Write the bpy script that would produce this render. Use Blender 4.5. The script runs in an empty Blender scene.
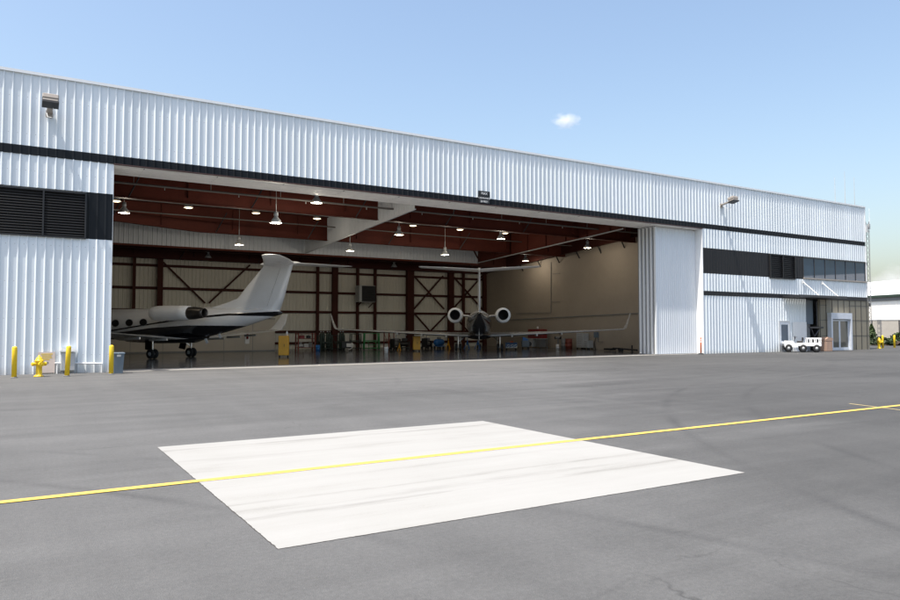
import bpy, bmesh, math, random
from mathutils import Vector, Matrix
random.seed(7)
R = math.radians
S = bpy.context.scene
COL = S.collection
PI = math.pi

# ------------------------------------------------------------------ camera numbers (solved from the photograph)
YAW, PITCH, FPX, EYE = R(31.2635), R(2.3596), 711.36, 1.75
FY = 32.22          # the facade plane
def _ray(u, v):
    a, b = (u-450)/FPX, -(v-300)/FPX
    cy, sy, cp, sp = math.cos(YAW), math.sin(YAW), math.cos(PITCH), math.sin(PITCH)
    fwd = Vector((sy*cp, cy*cp, sp)); rt = Vector((cy, -sy, 0)); up = rt.cross(fwd)
    return fwd + rt*a + up*b
def at_y(u, v, y):
    d = _ray(u, v); return Vector((0, 0, EYE)) + d*(y/d.y)
def at_x(u, v, x):
    d = _ray(u, v); return Vector((0, 0, EYE)) + d*(x/d.x)
def xz(u, y):       # world X of picture column u on the plane Y=y
    return at_y(u, 325, y).x
def sst(a, b, x):
    t = min(1, max(0, (x-a)/(b-a))); return t*t*(3-2*t)
def g(x, y):        # gentle cross fall of the apron
    return 0.10*sst(4, 40, x)*sst(12, 27, y)

# ------------------------------------------------------------------ mesh builder
class MB:
    def __init__(s): s.v = []; s.f = []; s.sm = []
    def add(s, vs, fs, smooth=False):
        o = len(s.v); s.v += [tuple(p) for p in vs]
        for f in fs: s.f.append([i+o for i in f]); s.sm.append(smooth)
        return s
    def box(s, x0, x1, y0, y1, z0, z1):
        v = [(x0,y0,z0),(x1,y0,z0),(x1,y1,z0),(x0,y1,z0),(x0,y0,z1),(x1,y0,z1),(x1,y1,z1),(x0,y1,z1)]
        return s.add(v, [(0,3,2,1),(4,5,6,7),(0,1,5,4),(1,2,6,5),(2,3,7,6),(3,0,4,7)])
    def rbox(s, x0, x1, y0, y1, z0, z1, b=.02):
        # box with chamfered edges (octagonal plan, stepped top and bottom)
        def ring(z, i):
            a0, a1, c0, c1 = x0+i, x1-i, y0+i, y1-i
            return [(a0+b,c0,z),(a1-b,c0,z),(a1,c0+b,z),(a1,c1-b,z),(a1-b,c1,z),(a0+b,c1,z),(a0,c1-b,z),(a0,c0+b,z)]
        v = ring(z0, b)+ring(z0+b, 0)+ring(z1-b, 0)+ring(z1, b)
        fs = [tuple(reversed(range(8))), tuple(range(24, 32))]
        for k in range(3):
            for i in range(8):
                j = (i+1) % 8; fs.append((k*8+i, k*8+j, k*8+8+j, k*8+8+i))
        return s.add(v, fs)
    def obox(s, p0, p1, w, h, up=(0,0,1)):
        # bar of section w (sideways) x h (along up) from p0 to p1
        p0, p1 = Vector(p0), Vector(p1); d = (p1-p0).normalized(); u = Vector(up)
        if abs(d.dot(u)) > .98: u = Vector((1,0,0))
        r = d.cross(u).normalized(); u = r.cross(d)
        v = []
        for p in (p0, p1):
            for a, b in ((-1,-1),(1,-1),(1,1),(-1,1)): v.append(p + r*a*w/2 + u*b*h/2)
        return s.add(v, [(3,2,1,0),(4,5,6,7),(0,1,5,4),(1,2,6,5),(2,3,7,6),(3,0,4,7)])
    def cyl(s, p0, p1, r0, r1=None, n=12, cap=True):
        if r1 is None: r1 = r0
        p0, p1 = Vector(p0), Vector(p1); d = (p1-p0).normalized()
        a = Vector((0,0,1)) if abs(d.z) < .9 else Vector((1,0,0))
        u = d.cross(a).normalized(); w = d.cross(u)
        v = []
        for p, r in ((p0, r0), (p1, r1)):
            for i in range(n):
                t = 2*PI*i/n; v.append(p + u*(r*math.cos(t)) + w*(r*math.sin(t)))
        s.add(v, [(i, (i+1) % n, n+(i+1) % n, n+i) for i in range(n)], True)
        if cap:
            s.add(v[:n], [tuple(reversed(range(n)))]); s.add(v[n:], [tuple(range(n))])
        return s
    def tube(s, pts, r, n=8):
        for a, b in zip(pts[:-1], pts[1:]): s.cyl(a, b, r, r, n)
        return s
    def lathe(s, prof, c=(0,0,0), n=20, axis='z', cap=True):
        # prof = [(r, h)]
        v = []; c = Vector(c)
        for r, h in prof:
            for i in range(n):
                t = 2*PI*i/n; a, b = r*math.cos(t), r*math.sin(t)
                q = (a, b, h) if axis == 'z' else ((h, a, b) if axis == 'x' else (b, h, a))
                v.append(c+Vector(q))
        m = len(prof); fs = []
        for k in range(m-1):
            for i in range(n):
                j = (i+1) % n; fs.append((k*n+i, k*n+j, (k+1)*n+j, (k+1)*n+i))
        s.add(v, fs, True)
        if cap:
            s.add(v[:n], [tuple(reversed(range(n)))]); s.add(v[-n:], [tuple(range(n))])
        return s
    def loft(s, rings, cap=True, smooth=True):
        n = len(rings[0]); v = [p for r in rings for p in r]; fs = []
        for k in range(len(rings)-1):
            for i in range(n):
                j = (i+1) % n; fs.append((k*n+i, k*n+j, (k+1)*n+j, (k+1)*n+i))
        s.add(v, fs, smooth)
        if cap:
            s.add(rings[0], [tuple(reversed(range(n)))]); s.add(rings[-1], [tuple(range(n))])
        return s
    def prism(s, poly, axis, a, b):
        # polygon in the two other axes, extruded along axis from a to b
        def q(p, t):
            return (t, p[0], p[1]) if axis == 'x' else ((p[0], t, p[1]) if axis == 'y' else (p[0], p[1], t))
        n = len(poly); v = [q(p, a) for p in poly]+[q(p, b) for p in poly]
        return s.add(v, [tuple(reversed(range(n))), tuple(range(n, 2*n))]+[(i, (i+1) % n, n+(i+1) % n, n+i) for i in range(n)])
    def ribs(s, x0, x1, y, z0, z1, pitch=.305, depth=.040, top=.018, slope=.040, phase=0., out=-1, axis='x', zf=None):
        # trapezoid-ribbed sheet metal in the plane axis/z, ribs standing out by depth
        pts = [(x0, 0)]
        k = math.floor((x0-phase)/pitch)
        x = phase + k*pitch
        while x < x1:
            for dx, dd in ((pitch-top-2*slope, 0), (pitch-top-slope, 1), (pitch-slope, 1), (pitch, 0)):
                px = x+dx
                if x0 < px < x1: pts.append((px, dd))
            x += pitch
        pts.append((x1, 0))
        v = []
        for px, dd in pts:
            yy = y+out*dd*depth
            za, zb = (z0, z1) if zf is None else zf(px)
            v += ([(px, yy, za), (px, yy, zb)] if axis == 'x' else [(yy, px, za), (yy, px, zb)])
        return s.add(v, [(2*i, 2*i+2, 2*i+3, 2*i+1) for i in range(len(pts)-1)])
    def move(s, m):
        s.v = [tuple(m @ Vector(p)) for p in s.v]; return s

def obj(name, mb, mat, parent=None, world=True):
    me = bpy.data.meshes.new(name)
    off = Vector(parent['_o']) if (parent is not None and world and '_o' in parent) else Vector((0,0,0))
    me.from_pydata([Vector(p)-off for p in mb.v], [], mb.f)
    me.polygons.foreach_set('use_smooth', mb.sm)
    bm = bmesh.new(); bm.from_mesh(me); bmesh.ops.recalc_face_normals(bm, faces=bm.faces); bm.to_mesh(me); bm.free()
    me.materials.append(mat); me.update()
    o = bpy.data.objects.new(name, me); COL.objects.link(o)
    if parent is not None:
        o.parent = parent
        o['_o'] = tuple(off)
    return o
def thing(name, label, cat, loc=(0,0,0), rotz=0, group=None, worldparts=False):
    o = bpy.data.objects.new(name, None); COL.objects.link(o)
    o.location = loc; o.rotation_euler = (0,0,rotz); o.empty_display_size = .3
    o['label'] = label; o['category'] = cat
    if group: o['group'] = group
    o['_o'] = tuple(loc) if worldparts else (0.,0.,0.)
    return o
def tag(o, label, cat, group=None):
    o['label'] = label; o['category'] = cat
    if group: o['group'] = group
    return o
def structure(o, label=None):
    o['kind'] = 'structure'
    if label: o['label'] = label; 
    return o
def copy_tree(o, parent=None):
    c = o.copy(); COL.objects.link(c)
    if parent is not None: c.parent = parent
    for ch in list(o.children): copy_tree(ch, c)
    return c
def rebase(o):      # put a single-mesh thing's origin at the foot of its own mesh
    vs = o.data.vertices
    xs = [v.co for v in vs]
    c = Vector(((min(p.x for p in xs)+max(p.x for p in xs))/2, (min(p.y for p in xs)+max(p.y for p in xs))/2, min(p.z for p in xs)))
    for v in vs: v.co -= c
    o.location = c
    return o

# ------------------------------------------------------------------ materials
def nt(name):
    m = bpy.data.materials.new(name); m.use_nodes = True
    t = m.node_tree; b = t.nodes['Principled BSDF']
    return m, t, b
def N(t, typ, **kw):
    n = t.nodes.new(typ)
    for k, v in kw.items(): setattr(n, k, v)
    return n
def setin(n, **kw):
    for k, v in kw.items(): n.inputs[k.replace('_', ' ')].default_value = v
def math_n(t, op, a=None, b=None, c=None, clamp=False):
    n = N(t, 'ShaderNodeMath', operation=op); n.use_clamp = clamp
    for i, q in enumerate((a, b, c)):
        if q is None: continue
        if isinstance(q, (int, float)): n.inputs[i].default_value = q
        else: t.links.new(q, n.inputs[i])
    return n.outputs[0]
def mixc(t, fac, a, b):
    n = N(t, 'ShaderNodeMix', data_type='RGBA')
    for i, q in ((0, fac), (6, a), (7, b)):
        if isinstance(q, (int, float)): n.inputs[i].default_value = q
        elif isinstance(q, tuple): n.inputs[i].default_value = (*q, 1) if len(q) == 3 else q
        else: t.links.new(q, n.inputs[i])
    return n.outputs[2]
def noise(t, vec, scale, detail=4, rough=.6, dist=0.):
    n = N(t, 'ShaderNodeTexNoise'); setin(n, Scale=scale, Detail=detail, Roughness=rough, Distortion=dist)
    if vec is not None: t.links.new(vec, n.inputs['Vector'])
    return n.outputs['Fac']
def ramp(t, fac, stops, interp='LINEAR'):
    n = N(t, 'ShaderNodeValToRGB'); cr = n.color_ramp; cr.interpolation = interp
    while len(cr.elements) < len(stops): cr.elements.new(.5)
    for e, (p, c) in zip(cr.elements, stops):
        e.position = p; e.color = (c, c, c, 1) if isinstance(c, (int, float)) else (*c, 1)
    t.links.new(fac, n.inputs[0]); return n.outputs[0]
def mapping(t, vec, scale=(1,1,1), rot=(0,0,0)):
    n = N(t, 'ShaderNodeMapping'); n.inputs['Scale'].default_value = scale; n.inputs['Rotation'].default_value = rot
    t.links.new(vec, n.inputs['Vector']); return n.outputs[0]
def coord(t, kind='Object'):
    return N(t, 'ShaderNodeTexCoord').outputs[kind]
def worldpos(t): return N(t, 'ShaderNodeNewGeometry').outputs['Position']

def paint(name, col, rough=.45, metal=0., var=.12, scale=3., streak=False, spec=.5, bump=0.):
    m, t, b = nt(name)
    p = worldpos(t)
    v = mapping(t, p, (1,1,.12)) if streak else p
    f = noise(t, v, scale, 5, .65)
    f2 = noise(t, p, scale*9, 3, .6)
    mx = math_n(t, 'ADD', math_n(t, 'MULTIPLY', f, .75), math_n(t, 'MULTIPLY', f2, .25))
    fac = ramp(t, mx, [(.3, 0.), (.7, 1.)])
    lo = tuple(c*(1-var) for c in col); hi = tuple(min(1, c*(1+var*.6)) for c in col)
    t.links.new(mixc(t, fac, lo, hi), b.inputs['Base Color'])
    t.links.new(math_n(t, 'ADD', math_n(t, 'MULTIPLY', fac, .12), rough-.06), b.inputs['Roughness'])
    setin(b, Metallic=metal); b.inputs['Specular IOR Level'].default_value = spec
    if bump:
        bp = N(t, 'ShaderNodeBump'); setin(bp, Strength=bump, Distance=.01)
        t.links.new(f2, bp.inputs['Height']); t.links.new(bp.outputs[0], b.inputs['Normal'])
    return m
def emis(name, col, strength):
    m, t, b = nt(name)
    setin(b, Base_Color=(.8,.75,.65,1)); b.inputs['Emission Color'].default_value = (*col, 1); b.inputs['Emission Strength'].default_value = strength
    p = coord(t)
    t.links.new(math_n(t, 'ADD', math_n(t, 'MULTIPLY', noise(t, p, 4), strength*.3), strength*.85), b.inputs['Emission Strength'])
    return m
def glass(name, col, rough=.03):
    m, t, b = nt(name)
    p = worldpos(t)
    t.links.new(mixc(t, noise(t, p, .7, 2), tuple(c*.8 for c in col), tuple(c*1.2 for c in col)), b.inputs['Base Color'])
    setin(b, Roughness=rough, IOR=1.42)
    return m

M = {}
def siding_mat(name, col):
    m, t, b = nt(name)
    p = worldpos(t)
    sep = N(t, 'ShaderNodeSeparateXYZ'); t.links.new(p, sep.inputs[0])
    # each sheet (three ribs wide) weathered a little differently
    sheet = math_n(t, 'FLOOR', math_n(t, 'DIVIDE', sep.outputs[0], .915))
    wn = N(t, 'ShaderNodeTexWhiteNoise', noise_dimensions='1D'); t.links.new(sheet, wn.inputs['W'])
    st = noise(t, mapping(t, p, (4., 1, .10)), 1.6, 6, .7)
    cl = noise(t, p, .8, 4, .6)
    fac = math_n(t, 'ADD', math_n(t, 'MULTIPLY', wn.outputs['Value'], .35), math_n(t, 'ADD', math_n(t, 'MULTIPLY', st, .4), math_n(t, 'MULTIPLY', cl, .3)))
    c = mixc(t, ramp(t, fac, [(.30, 0.), (.75, 1.)]), tuple(q*.93 for q in col), tuple(min(1, q*1.05) for q in col))
    run = ramp(t, noise(t, mapping(t, p, (7., 1, .16)), 1., 6, .75), [(.62, 0.), (.78, .22)])
    c = mixc(t, run, c, (.40,.38,.34))
    # splash dirt along the foot of the wall
    dz = math_n(t, 'ADD', sep.outputs[2], math_n(t, 'MULTIPLY', math_n(t, 'SUBTRACT', noise(t, p, 3., 5, .7), .5), .5))
    c = mixc(t, ramp(t, dz, [(.02, .45), (.38, 0.)]), c, (.36,.33,.29))
    # fastener rows
    zf_ = math_n(t, 'ABSOLUTE', math_n(t, 'SUBTRACT', math_n(t, 'FRACT', math_n(t, 'DIVIDE', sep.outputs[2], 1.45)), .5))
    xf_ = math_n(t, 'ABSOLUTE', math_n(t, 'SUBTRACT', math_n(t, 'FRACT', math_n(t, 'DIVIDE', sep.outputs[0], .305)), .45))
    dot = math_n(t, 'MULTIPLY', math_n(t, 'LESS_THAN', zf_, .010), math_n(t, 'LESS_THAN', xf_, .045))
    c = mixc(t, math_n(t, 'MULTIPLY', dot, .6), c, (.28,.27,.26))
    t.links.new(c, b.inputs['Base Color'])
    t.links.new(math_n(t, 'ADD', math_n(t, 'MULTIPLY', cl, .2), .32), b.inputs['Roughness'])
    bp = N(t, 'ShaderNodeBump'); setin(bp, Strength=.12, Distance=.03)
    t.links.new(noise(t, mapping(t, p, (1, 1, .5)), 1.1, 3), bp.inputs['Height']); t.links.new(bp.outputs[0], b.inputs['Normal'])
    return m
M['white_siding'] = siding_mat('white_siding', (.735,.785,.815))

M['black_siding'] = paint('black_siding', (.009,.011,.014), .45, var=.25, scale=1.2, streak=True, spec=.2)
M['dark_siding'] = paint('dark_siding', (.020,.020,.022), .5, var=.2, scale=1.2, streak=True, spec=.25)
M['trim_white'] = paint('trim_white', (.82,.83,.83), .4, var=.05)
M['trim_dark'] = paint('trim_dark', (.03,.03,.033), .45)
M['rust_lip'] = paint('rust_lip', (.07,.035,.03), .6)
M['soffit'] = paint('soffit', (.89,.88,.86), .55, var=.1, scale=1.5)
M['leaf'] = paint('leaf', (.70,.73,.76), .45, var=.06, scale=.8, streak=True)
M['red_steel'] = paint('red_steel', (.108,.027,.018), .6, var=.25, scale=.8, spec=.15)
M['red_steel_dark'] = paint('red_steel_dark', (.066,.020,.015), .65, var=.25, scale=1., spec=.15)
M['roof_under'] = paint('roof_under', (.11,.05,.04), .75, var=.3, scale=.6)
M['roof_top'] = paint('roof_top', (.6,.6,.6), .5)
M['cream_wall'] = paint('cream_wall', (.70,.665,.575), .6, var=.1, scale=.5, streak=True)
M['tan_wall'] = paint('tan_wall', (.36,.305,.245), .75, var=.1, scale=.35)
M['partition'] = paint('partition', (.50,.45,.38), .7, var=.08, scale=.4)
M['curtain'] = paint('curtain', (.60,.63,.66), .5, var=.08, scale=.7, streak=True)
M['conduit'] = paint('conduit', (.42,.42,.41), .4, metal=.4)
M['pipe_dark'] = paint('pipe_dark', (.14,.13,.12), .45)
M['yellow'] = paint('yellow', (.88,.60,.018), .42, var=.15, scale=4, streak=True)
def chipped(name, col):
    m, t, b = nt(name)
    p = coord(t)
    n1 = noise(t, p, 9, 6, .75); n2 = noise(t, mapping(t, p, (6,6,1.2)), 1.5, 5, .7)
    sep = N(t, 'ShaderNodeSeparateXYZ'); t.links.new(p, sep.inputs[0])
    c = mixc(t, ramp(t, n2, [(.35, 0.), (.65, 1.)]), tuple(q*.8 for q in col), col)
    low = ramp(t, sep.outputs[2], [(.0, .14), (.35, 0.)])
    chip = ramp(t, math_n(t, 'ADD', n1, low), [(.665, 0.), (.69, .85)])
    c = mixc(t, chip, c, (.10,.07,.05))
    t.links.new(c, b.inputs['Base Color']); setin(b, Roughness=.48)
    bp = N(t, 'ShaderNodeBump'); setin(bp, Strength=.2, Distance=.003); t.links.new(n1, bp.inputs['Height']); t.links.new(bp.outputs[0], b.inputs['Normal'])
    return m
M['yellow'] = chipped('yellow_worn', (.88,.60,.018))
M['yellow_cab'] = paint('yellow_cab', (.66,.33,.015), .4, var=.1)
M['black'] = paint('black', (.015,.015,.016), .5)
M['rubber'] = paint('rubber', (.018,.018,.019), .75)
M['chrome'] = paint('chrome', (.62,.63,.65), .22, metal=1.)
M['steel'] = paint('steel', (.34,.35,.36), .35, metal=.8)
M['galv'] = paint('galv', (.55,.57,.58), .45, metal=.3)
M['white'] = paint('white', (.78,.78,.77), .4, var=.06)
M['greyblue'] = paint('greyblue', (.13,.17,.21), .5)
M['lightgrey'] = paint('lightgrey', (.45,.46,.46), .5)
M['midgrey'] = paint('midgrey', (.2,.2,.2), .5)
M['red'] = paint('red', (.22,.018,.018), .4)
M['red_bright'] = paint('red_bright', (.6,.06,.03), .4)
M['brown_red'] = paint('brown_red', (.19,.04,.025), .5)
M['blue'] = paint('blue', (.02,.14,.42), .4)
M['green'] = paint('green', (.02,.20,.055), .45)
M['dark_green'] = paint('dark_green', (.03,.05,.04), .5)
M['orange'] = paint('orange', (.85,.16,.03), .5)
M['tan_box'] = paint('tan_box', (.36,.24,.18), .75, var=.15, bump=.4, scale=6)
M['beige_panel'] = paint('beige_panel', (.255,.225,.165), .6, var=.1, scale=1., streak=True)
M['frame_blue'] = paint('frame_blue', (.62,.66,.72), .35)
M['bronze_metal'] = paint('bronze_metal', (.36,.32,.28), .5, var=.12)
M['concrete_wall'] = paint('concrete_wall', (.42,.39,.34), .85, var=.12, scale=2)
M['far_white'] = paint('far_white', (.86,.83,.77), .6, var=.04, scale=.3, streak=True)
M['far_roof'] = paint('far_roof', (.82,.82,.80), .5, var=.04, scale=.3)
M['gutter_green'] = paint('gutter_green', (.03,.05,.035), .5)
M['pinkish'] = paint('pinkish', (.72,.60,.52), .6, var=.1, scale=3)
M['bark'] = paint('bark', (.09,.065,.045), .9)
M['foliage'] = paint('foliage', (.05,.085,.025), .7, var=.45, scale=3)
M['foliage_dark'] = paint('foliage_dark', (.035,.055,.022), .7, var=.45, scale=3)
M['pane'] = glass('pane', (.03,.06,.10))
M['door_glass'] = glass('door_glass', (.10,.10,.085))
M['cabin_glass'] = glass('cabin_glass', (.02,.02,.022))
M['lamp_glow'] = emis('lamp_glow', (1., .74, .42), 2.6)
M['lamp_off'] = paint('lamp_off', (.5,.5,.48), .3)
M['nozzle'] = paint('nozzle', (.11,.10,.09), .35, metal=.8)
M['ply'] = paint('ply', (.30,.24,.16), .7)

# --- asphalt
def asphalt():
    m, t, b = nt('asphalt')
    p = worldpos(t)
    base = noise(t, p, .10, 5, .6, .4)
    strk = noise(t, mapping(t, p, (.06, .9, 1), (0,0,R(-4))), 1., 6, .65, .3)
    strk2 = noise(t, mapping(t, p, (1.1, .10, 1), (0,0,R(24))), 1., 5, .6, .5)
    med = noise(t, p, 1.4, 6, .7)
    fine = noise(t, p, 55, 4, .8)
    vor = N(t, 'ShaderNodeTexVoronoi'); setin(vor, Scale=140.); t.links.new(p, vor.inputs['Vector'])
    s = math_n(t, 'MULTIPLY', base, .32)
    s = math_n(t, 'ADD', s, math_n(t, 'MULTIPLY', strk, .28))
    s = math_n(t, 'ADD', s, math_n(t, 'MULTIPLY', strk2, .12))
    s = math_n(t, 'ADD', s, math_n(t, 'MULTIPLY', med, .14))
    s = math_n(t, 'ADD', s, math_n(t, 'MULTIPLY', fine, .10))
    s = math_n(t, 'ADD', s, math_n(t, 'MULTIPLY', vor.outputs['Distance'], .08))
    col = ramp(t, s, [(.36, (.067,.0672,.0665)), (.48, (.100,.0998,.0982)), (.60, (.130,.1295,.127))])
    # tyre marks: faint curved rubber traces
    sep = N(t, 'ShaderNodeSeparateXYZ'); t.links.new(p, sep.inputs[0])
    X, Y = sep.outputs[0], sep.outputs[1]
    tot = None
    brk = ramp(t, noise(t, mapping(t, p, (.35,.35,1)), 1., 4, .6), [(.40, 0.), (.62, 1.)])
    for cx, cy, rad, w, a in ((-14, -2, 18.2, .14, .42), (-14, -2, 19.9, .14, .38), (30, -8, 26., .16, .36), (30, -8, 24.2, .16, .34),
                           (12, 60, 43.5, .3, .20), (12, 60, 45.6, .3, .20), (40, 30, 24, .22, .20), (10, -30, 45, .3, .18), (10, -30, 47.5, .3, .16),
                           (-6, 30, 19, .2, .16), (24, 3, 5.2, .1, .2), (24, 3, 6.6, .1, .2)):
        dx = math_n(t, 'SUBTRACT', X, cx); dy = math_n(t, 'SUBTRACT', Y, cy)
        r = math_n(t, 'SQRT', math_n(t, 'ADD', math_n(t, 'MULTIPLY', dx, dx), math_n(t, 'MULTIPLY', dy, dy)))
        q = math_n(t, 'ABSOLUTE', math_n(t, 'SUBTRACT', r, rad))
        k = math_n(t, 'MULTIPLY', math_n(t, 'SUBTRACT', 1., math_n(t, 'DIVIDE', q, w), clamp=True), a)
        tot = k if tot is None else math_n(t, 'MAXIMUM', tot, k)
    tot = math_n(t, 'MULTIPLY', tot, brk)
    col = mixc(t, tot, col, (.035,.035,.037))
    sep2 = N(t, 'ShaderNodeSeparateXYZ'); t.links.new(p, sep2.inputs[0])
    vignette = math_n(t, 'ADD', math_n(t, 'MULTIPLY', sep2.outputs[0], .10), math_n(t, 'MULTIPLY', sep2.outputs[1], -.075))  # lens-corner darkening put into the asphalt colour, broken up by streaky smears
    vignette = math_n(t, 'ADD', vignette, math_n(t, 'MULTIPLY', math_n(t, 'SUBTRACT', noise(t, mapping(t, p, (.12,.5,1), (0,0,R(-8))), 1., 6, .65, .5), .5), 1.5))
    vignette = ramp(t, vignette, [(.05, 1.), (.60, .66)])
    g1 = noise(t, p, 130, 3, .75); g2 = noise(t, p, 22, 5, .75)
    grit = math_n(t, 'ADD', math_n(t, 'MULTIPLY', ramp(t, g1, [(.32, 0.), (.68, 1.)]), .34), math_n(t, 'MULTIPLY', ramp(t, g2, [(.35, 0.), (.65, 1.)]), .22))
    grit = math_n(t, 'MULTIPLY', math_n(t, 'ADD', grit, .72), vignette)
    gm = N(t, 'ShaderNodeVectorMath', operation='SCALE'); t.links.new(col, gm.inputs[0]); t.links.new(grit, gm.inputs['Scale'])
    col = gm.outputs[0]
    wob = N(t, 'ShaderNodeMix', data_type='VECTOR'); wob.inputs[0].default_value = .22
    nn = N(t, 'ShaderNodeTexNoise'); setin(nn, Scale=.9, Detail=5.); t.links.new(p, nn.inputs['Vector'])
    t.links.new(mapping(t, p, (.16,.16,.16)), wob.inputs[4]); t.links.new(nn.outputs['Color'], wob.inputs[5])
    cr = N(t, 'ShaderNodeTexVoronoi', feature='DISTANCE_TO_EDGE'); setin(cr, Scale=1.15); t.links.new(wob.outputs[1], cr.inputs['Vector'])
    crk = math_n(t, 'MULTIPLY', ramp(t, cr.outputs['Distance'], [(.0, 1.), (.0035, 0.)]), ramp(t, noise(t, p, .25, 3, .6), [(.50, 0.), (.62, .55)]))
    col = mixc(t, crk, col, (.03,.03,.03))
    # oil spots
    oil = ramp(t, noise(t, p, .55, 3, .5), [(.70, 0.), (.78, .35)])
    col = mixc(t, oil, col, (.045,.044,.044))
    t.links.new(col, b.inputs['Base Color'])
    setin(b, Roughness=.88); b.inputs['Specular IOR Level'].default_value = .3
    bp = N(t, 'ShaderNodeBump'); setin(bp, Strength=.5, Distance=.008)
    t.links.new(math_n(t, 'ADD', fine, vor.outputs['Distance']), bp.inputs['Height']); t.links.new(bp.outputs[0], b.inputs['Normal'])
    return m
def concrete(name, lo, mid, hi, streaks=True):
    m, t, b = nt(name)
    p = worldpos(t)
    a = noise(t, p, .7, 6, .65, .3)
    s1 = noise(t, mapping(t, p, (.22, 2.6, 1), (0,0,R(2))), 1., 6, .7, .4)
    f = noise(t, p, 45, 4, .7)
    s = math_n(t, 'ADD', math_n(t, 'MULTIPLY', a, .35), math_n(t, 'ADD', math_n(t, 'MULTIPLY', s1, .45 if streaks else .2), math_n(t, 'MULTIPLY', f, .2)))
    col = ramp(t, s, [(.33, lo), (.45, mid), (.6, hi)])
    if streaks:
        sep = N(t, 'ShaderNodeSeparateXYZ'); t.links.new(p, sep.inputs[0])
        yy = math_n(t, 'ADD', sep.outputs[1], math_n(t, 'MULTIPLY', noise(t, p, .35, 2), .2))
        brk = ramp(t, noise(t, mapping(t, p, (.4,3.5,1)), 1.2, 5, .7), [(.44, 0.), (.60, 1.)])
        tot = None
        for y0, w, k in ((6.62,.10,.55), (6.88,.14,.34), (7.22,.09,.48), (10.85,.22,.55), (11.12,.1,.3), (8.1,.12,.2), (9.9,.3,.18)):
            q = math_n(t, 'ABSOLUTE', math_n(t, 'SUBTRACT', yy, y0+.10))
            kk = math_n(t, 'MULTIPLY', math_n(t, 'SUBTRACT', 1., math_n(t, 'DIVIDE', q, w), clamp=True), k)
            tot = kk if tot is None else math_n(t, 'MAXIMUM', tot, kk)
        col = mixc(t, math_n(t, 'MULTIPLY', tot, brk), col, (.135,.128,.112))
    t.links.new(col, b.inputs['Base Color']); setin(b, Roughness=.8)
    bp = N(t, 'ShaderNodeBump'); setin(bp, Strength=.25, Distance=.004)
    t.links.new(f, bp.inputs['Height']); t.links.new(bp.outputs[0], b.inputs['Normal'])
    return m
def floor_mat():
    m, t, b = nt('sealed_floor')
    p = worldpos(t)
    a = noise(t, p, .4, 5, .6)
    t.links.new(ramp(t, a, [(.35, (.085,.085,.087)), (.65, (.13,.13,.13))]), b.inputs['Base Color'])
    t.links.new(math_n(t, 'ADD', math_n(t, 'MULTIPLY', noise(t, p, 1.3, 5, .6), .16), .06), b.inputs['Roughness'])
    bp = N(t, 'ShaderNodeBump'); setin(bp, Strength=.05, Distance=.01)
    t.links.new(noise(t, p, 2.5, 3), bp.inputs['Height']); t.links.new(bp.outputs[0], b.inputs['Normal'])
    return m
def line_paint(name, col, worn):
    m, t, b = nt(name)
    p = worldpos(t)
    n = noise(t, p, 3.5, 6, .75)
    n2 = noise(t, p, 60, 3, .7)
    fac = ramp(t, math_n(t, 'ADD', math_n(t, 'MULTIPLY', n, .7), math_n(t, 'MULTIPLY', n2, .3)), [(.32, 1.), (.5, 0.)])
    t.links.new(mixc(t, math_n(t, 'MULTIPLY', fac, worn), col, tuple(c*.45+.04 for c in col)), b.inputs['Base Color']); setin(b, Roughness=.7)
    return m
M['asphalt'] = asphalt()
M['concrete_pad'] = concrete('concrete_pad', (.250,.243,.224), (.303,.298,.279), (.324,.319,.302))
M['joint_sealant'] = paint('joint_sealant', (.05,.04,.035), .8, var=.4, scale=5)
M['sill'] = concrete('sill_concrete', (.24,.23,.21), (.30,.29,.27), (.34,.33,.31), False)
M['floor'] = floor_mat()
M['line_yellow'] = line_paint('line_yellow', (.70,.47,.085), .6)
M['line_pale'] = line_paint('line_pale', (.60,.48,.22), .7)

# --- aircraft livery: dark belly and a sweeping thin stripe, as functions of the station along the fuselage (object Y)
def livery(name, belly, stripe, half, y0=-9., y1=11., zmax=4.):
    m, t, b = nt(name)
    p = coord(t)
    sep = N(t, 'ShaderNodeSeparateXYZ'); t.links.new(p, sep.inputs[0])
    s = math_n(t, 'DIVIDE', math_n(t, 'SUBTRACT', sep.outputs[1], y0), y1-y0)
    def fn(tab):
        return math_n(t, 'MULTIPLY', ramp(t, s, sorted(((q-y0)/(y1-y0), z/zmax) for q, z in tab)), zmax)
    Z = sep.outputs[2]
    black = math_n(t, 'LESS_THAN', Z, fn(belly))
    if stripe:
        d = math_n(t, 'ABSOLUTE', math_n(t, 'SUBTRACT', Z, fn(stripe)))
        black = math_n(t, 'MAXIMUM', black, math_n(t, 'LESS_THAN', d, fn(half)))
    n = noise(t, p, 1.2, 4)
    white = mixc(t, n, (.82,.815,.80), (.87,.865,.85))
    t.links.new(mixc(t, black, white, (.010,.010,.012)), b.inputs['Base Color'])
    t.links.new(math_n(t, 'ADD', math_n(t, 'MULTIPLY', n, .1), .16), b.inputs['Roughness'])
    b.inputs['Coat Weight'].default_value = .4; b.inputs['Coat Roughness'].default_value = .05
    return m
M['livery_striped'] = livery('livery_striped',
    [(-9,1.2),(-6.6,1.7),(-5.5,1.93),(-1.95,1.97),(.8,1.82),(3.8,1.52),(7,1.3),(11,1.2)],
    [(-9,2.62),(-4.7,2.60),(-2.17,2.40),(.13,2.14),(3.9,1.68),(7,1.45),(11,1.4)],
    [(-9,.17),(-5,.07),(-2,.05),(3.9,.04),(11,.03)])
M['livery_dark_tail'] = livery('livery_dark_tail',
    [(-9,2.9),(-7.6,2.75),(-5,2.70),(-2.,2.5),(3,2.0),(11,1.5)], None, None)
M['jet_white'] = paint('jet_white', (.86,.86,.85), .22, var=.06, scale=1.)
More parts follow.
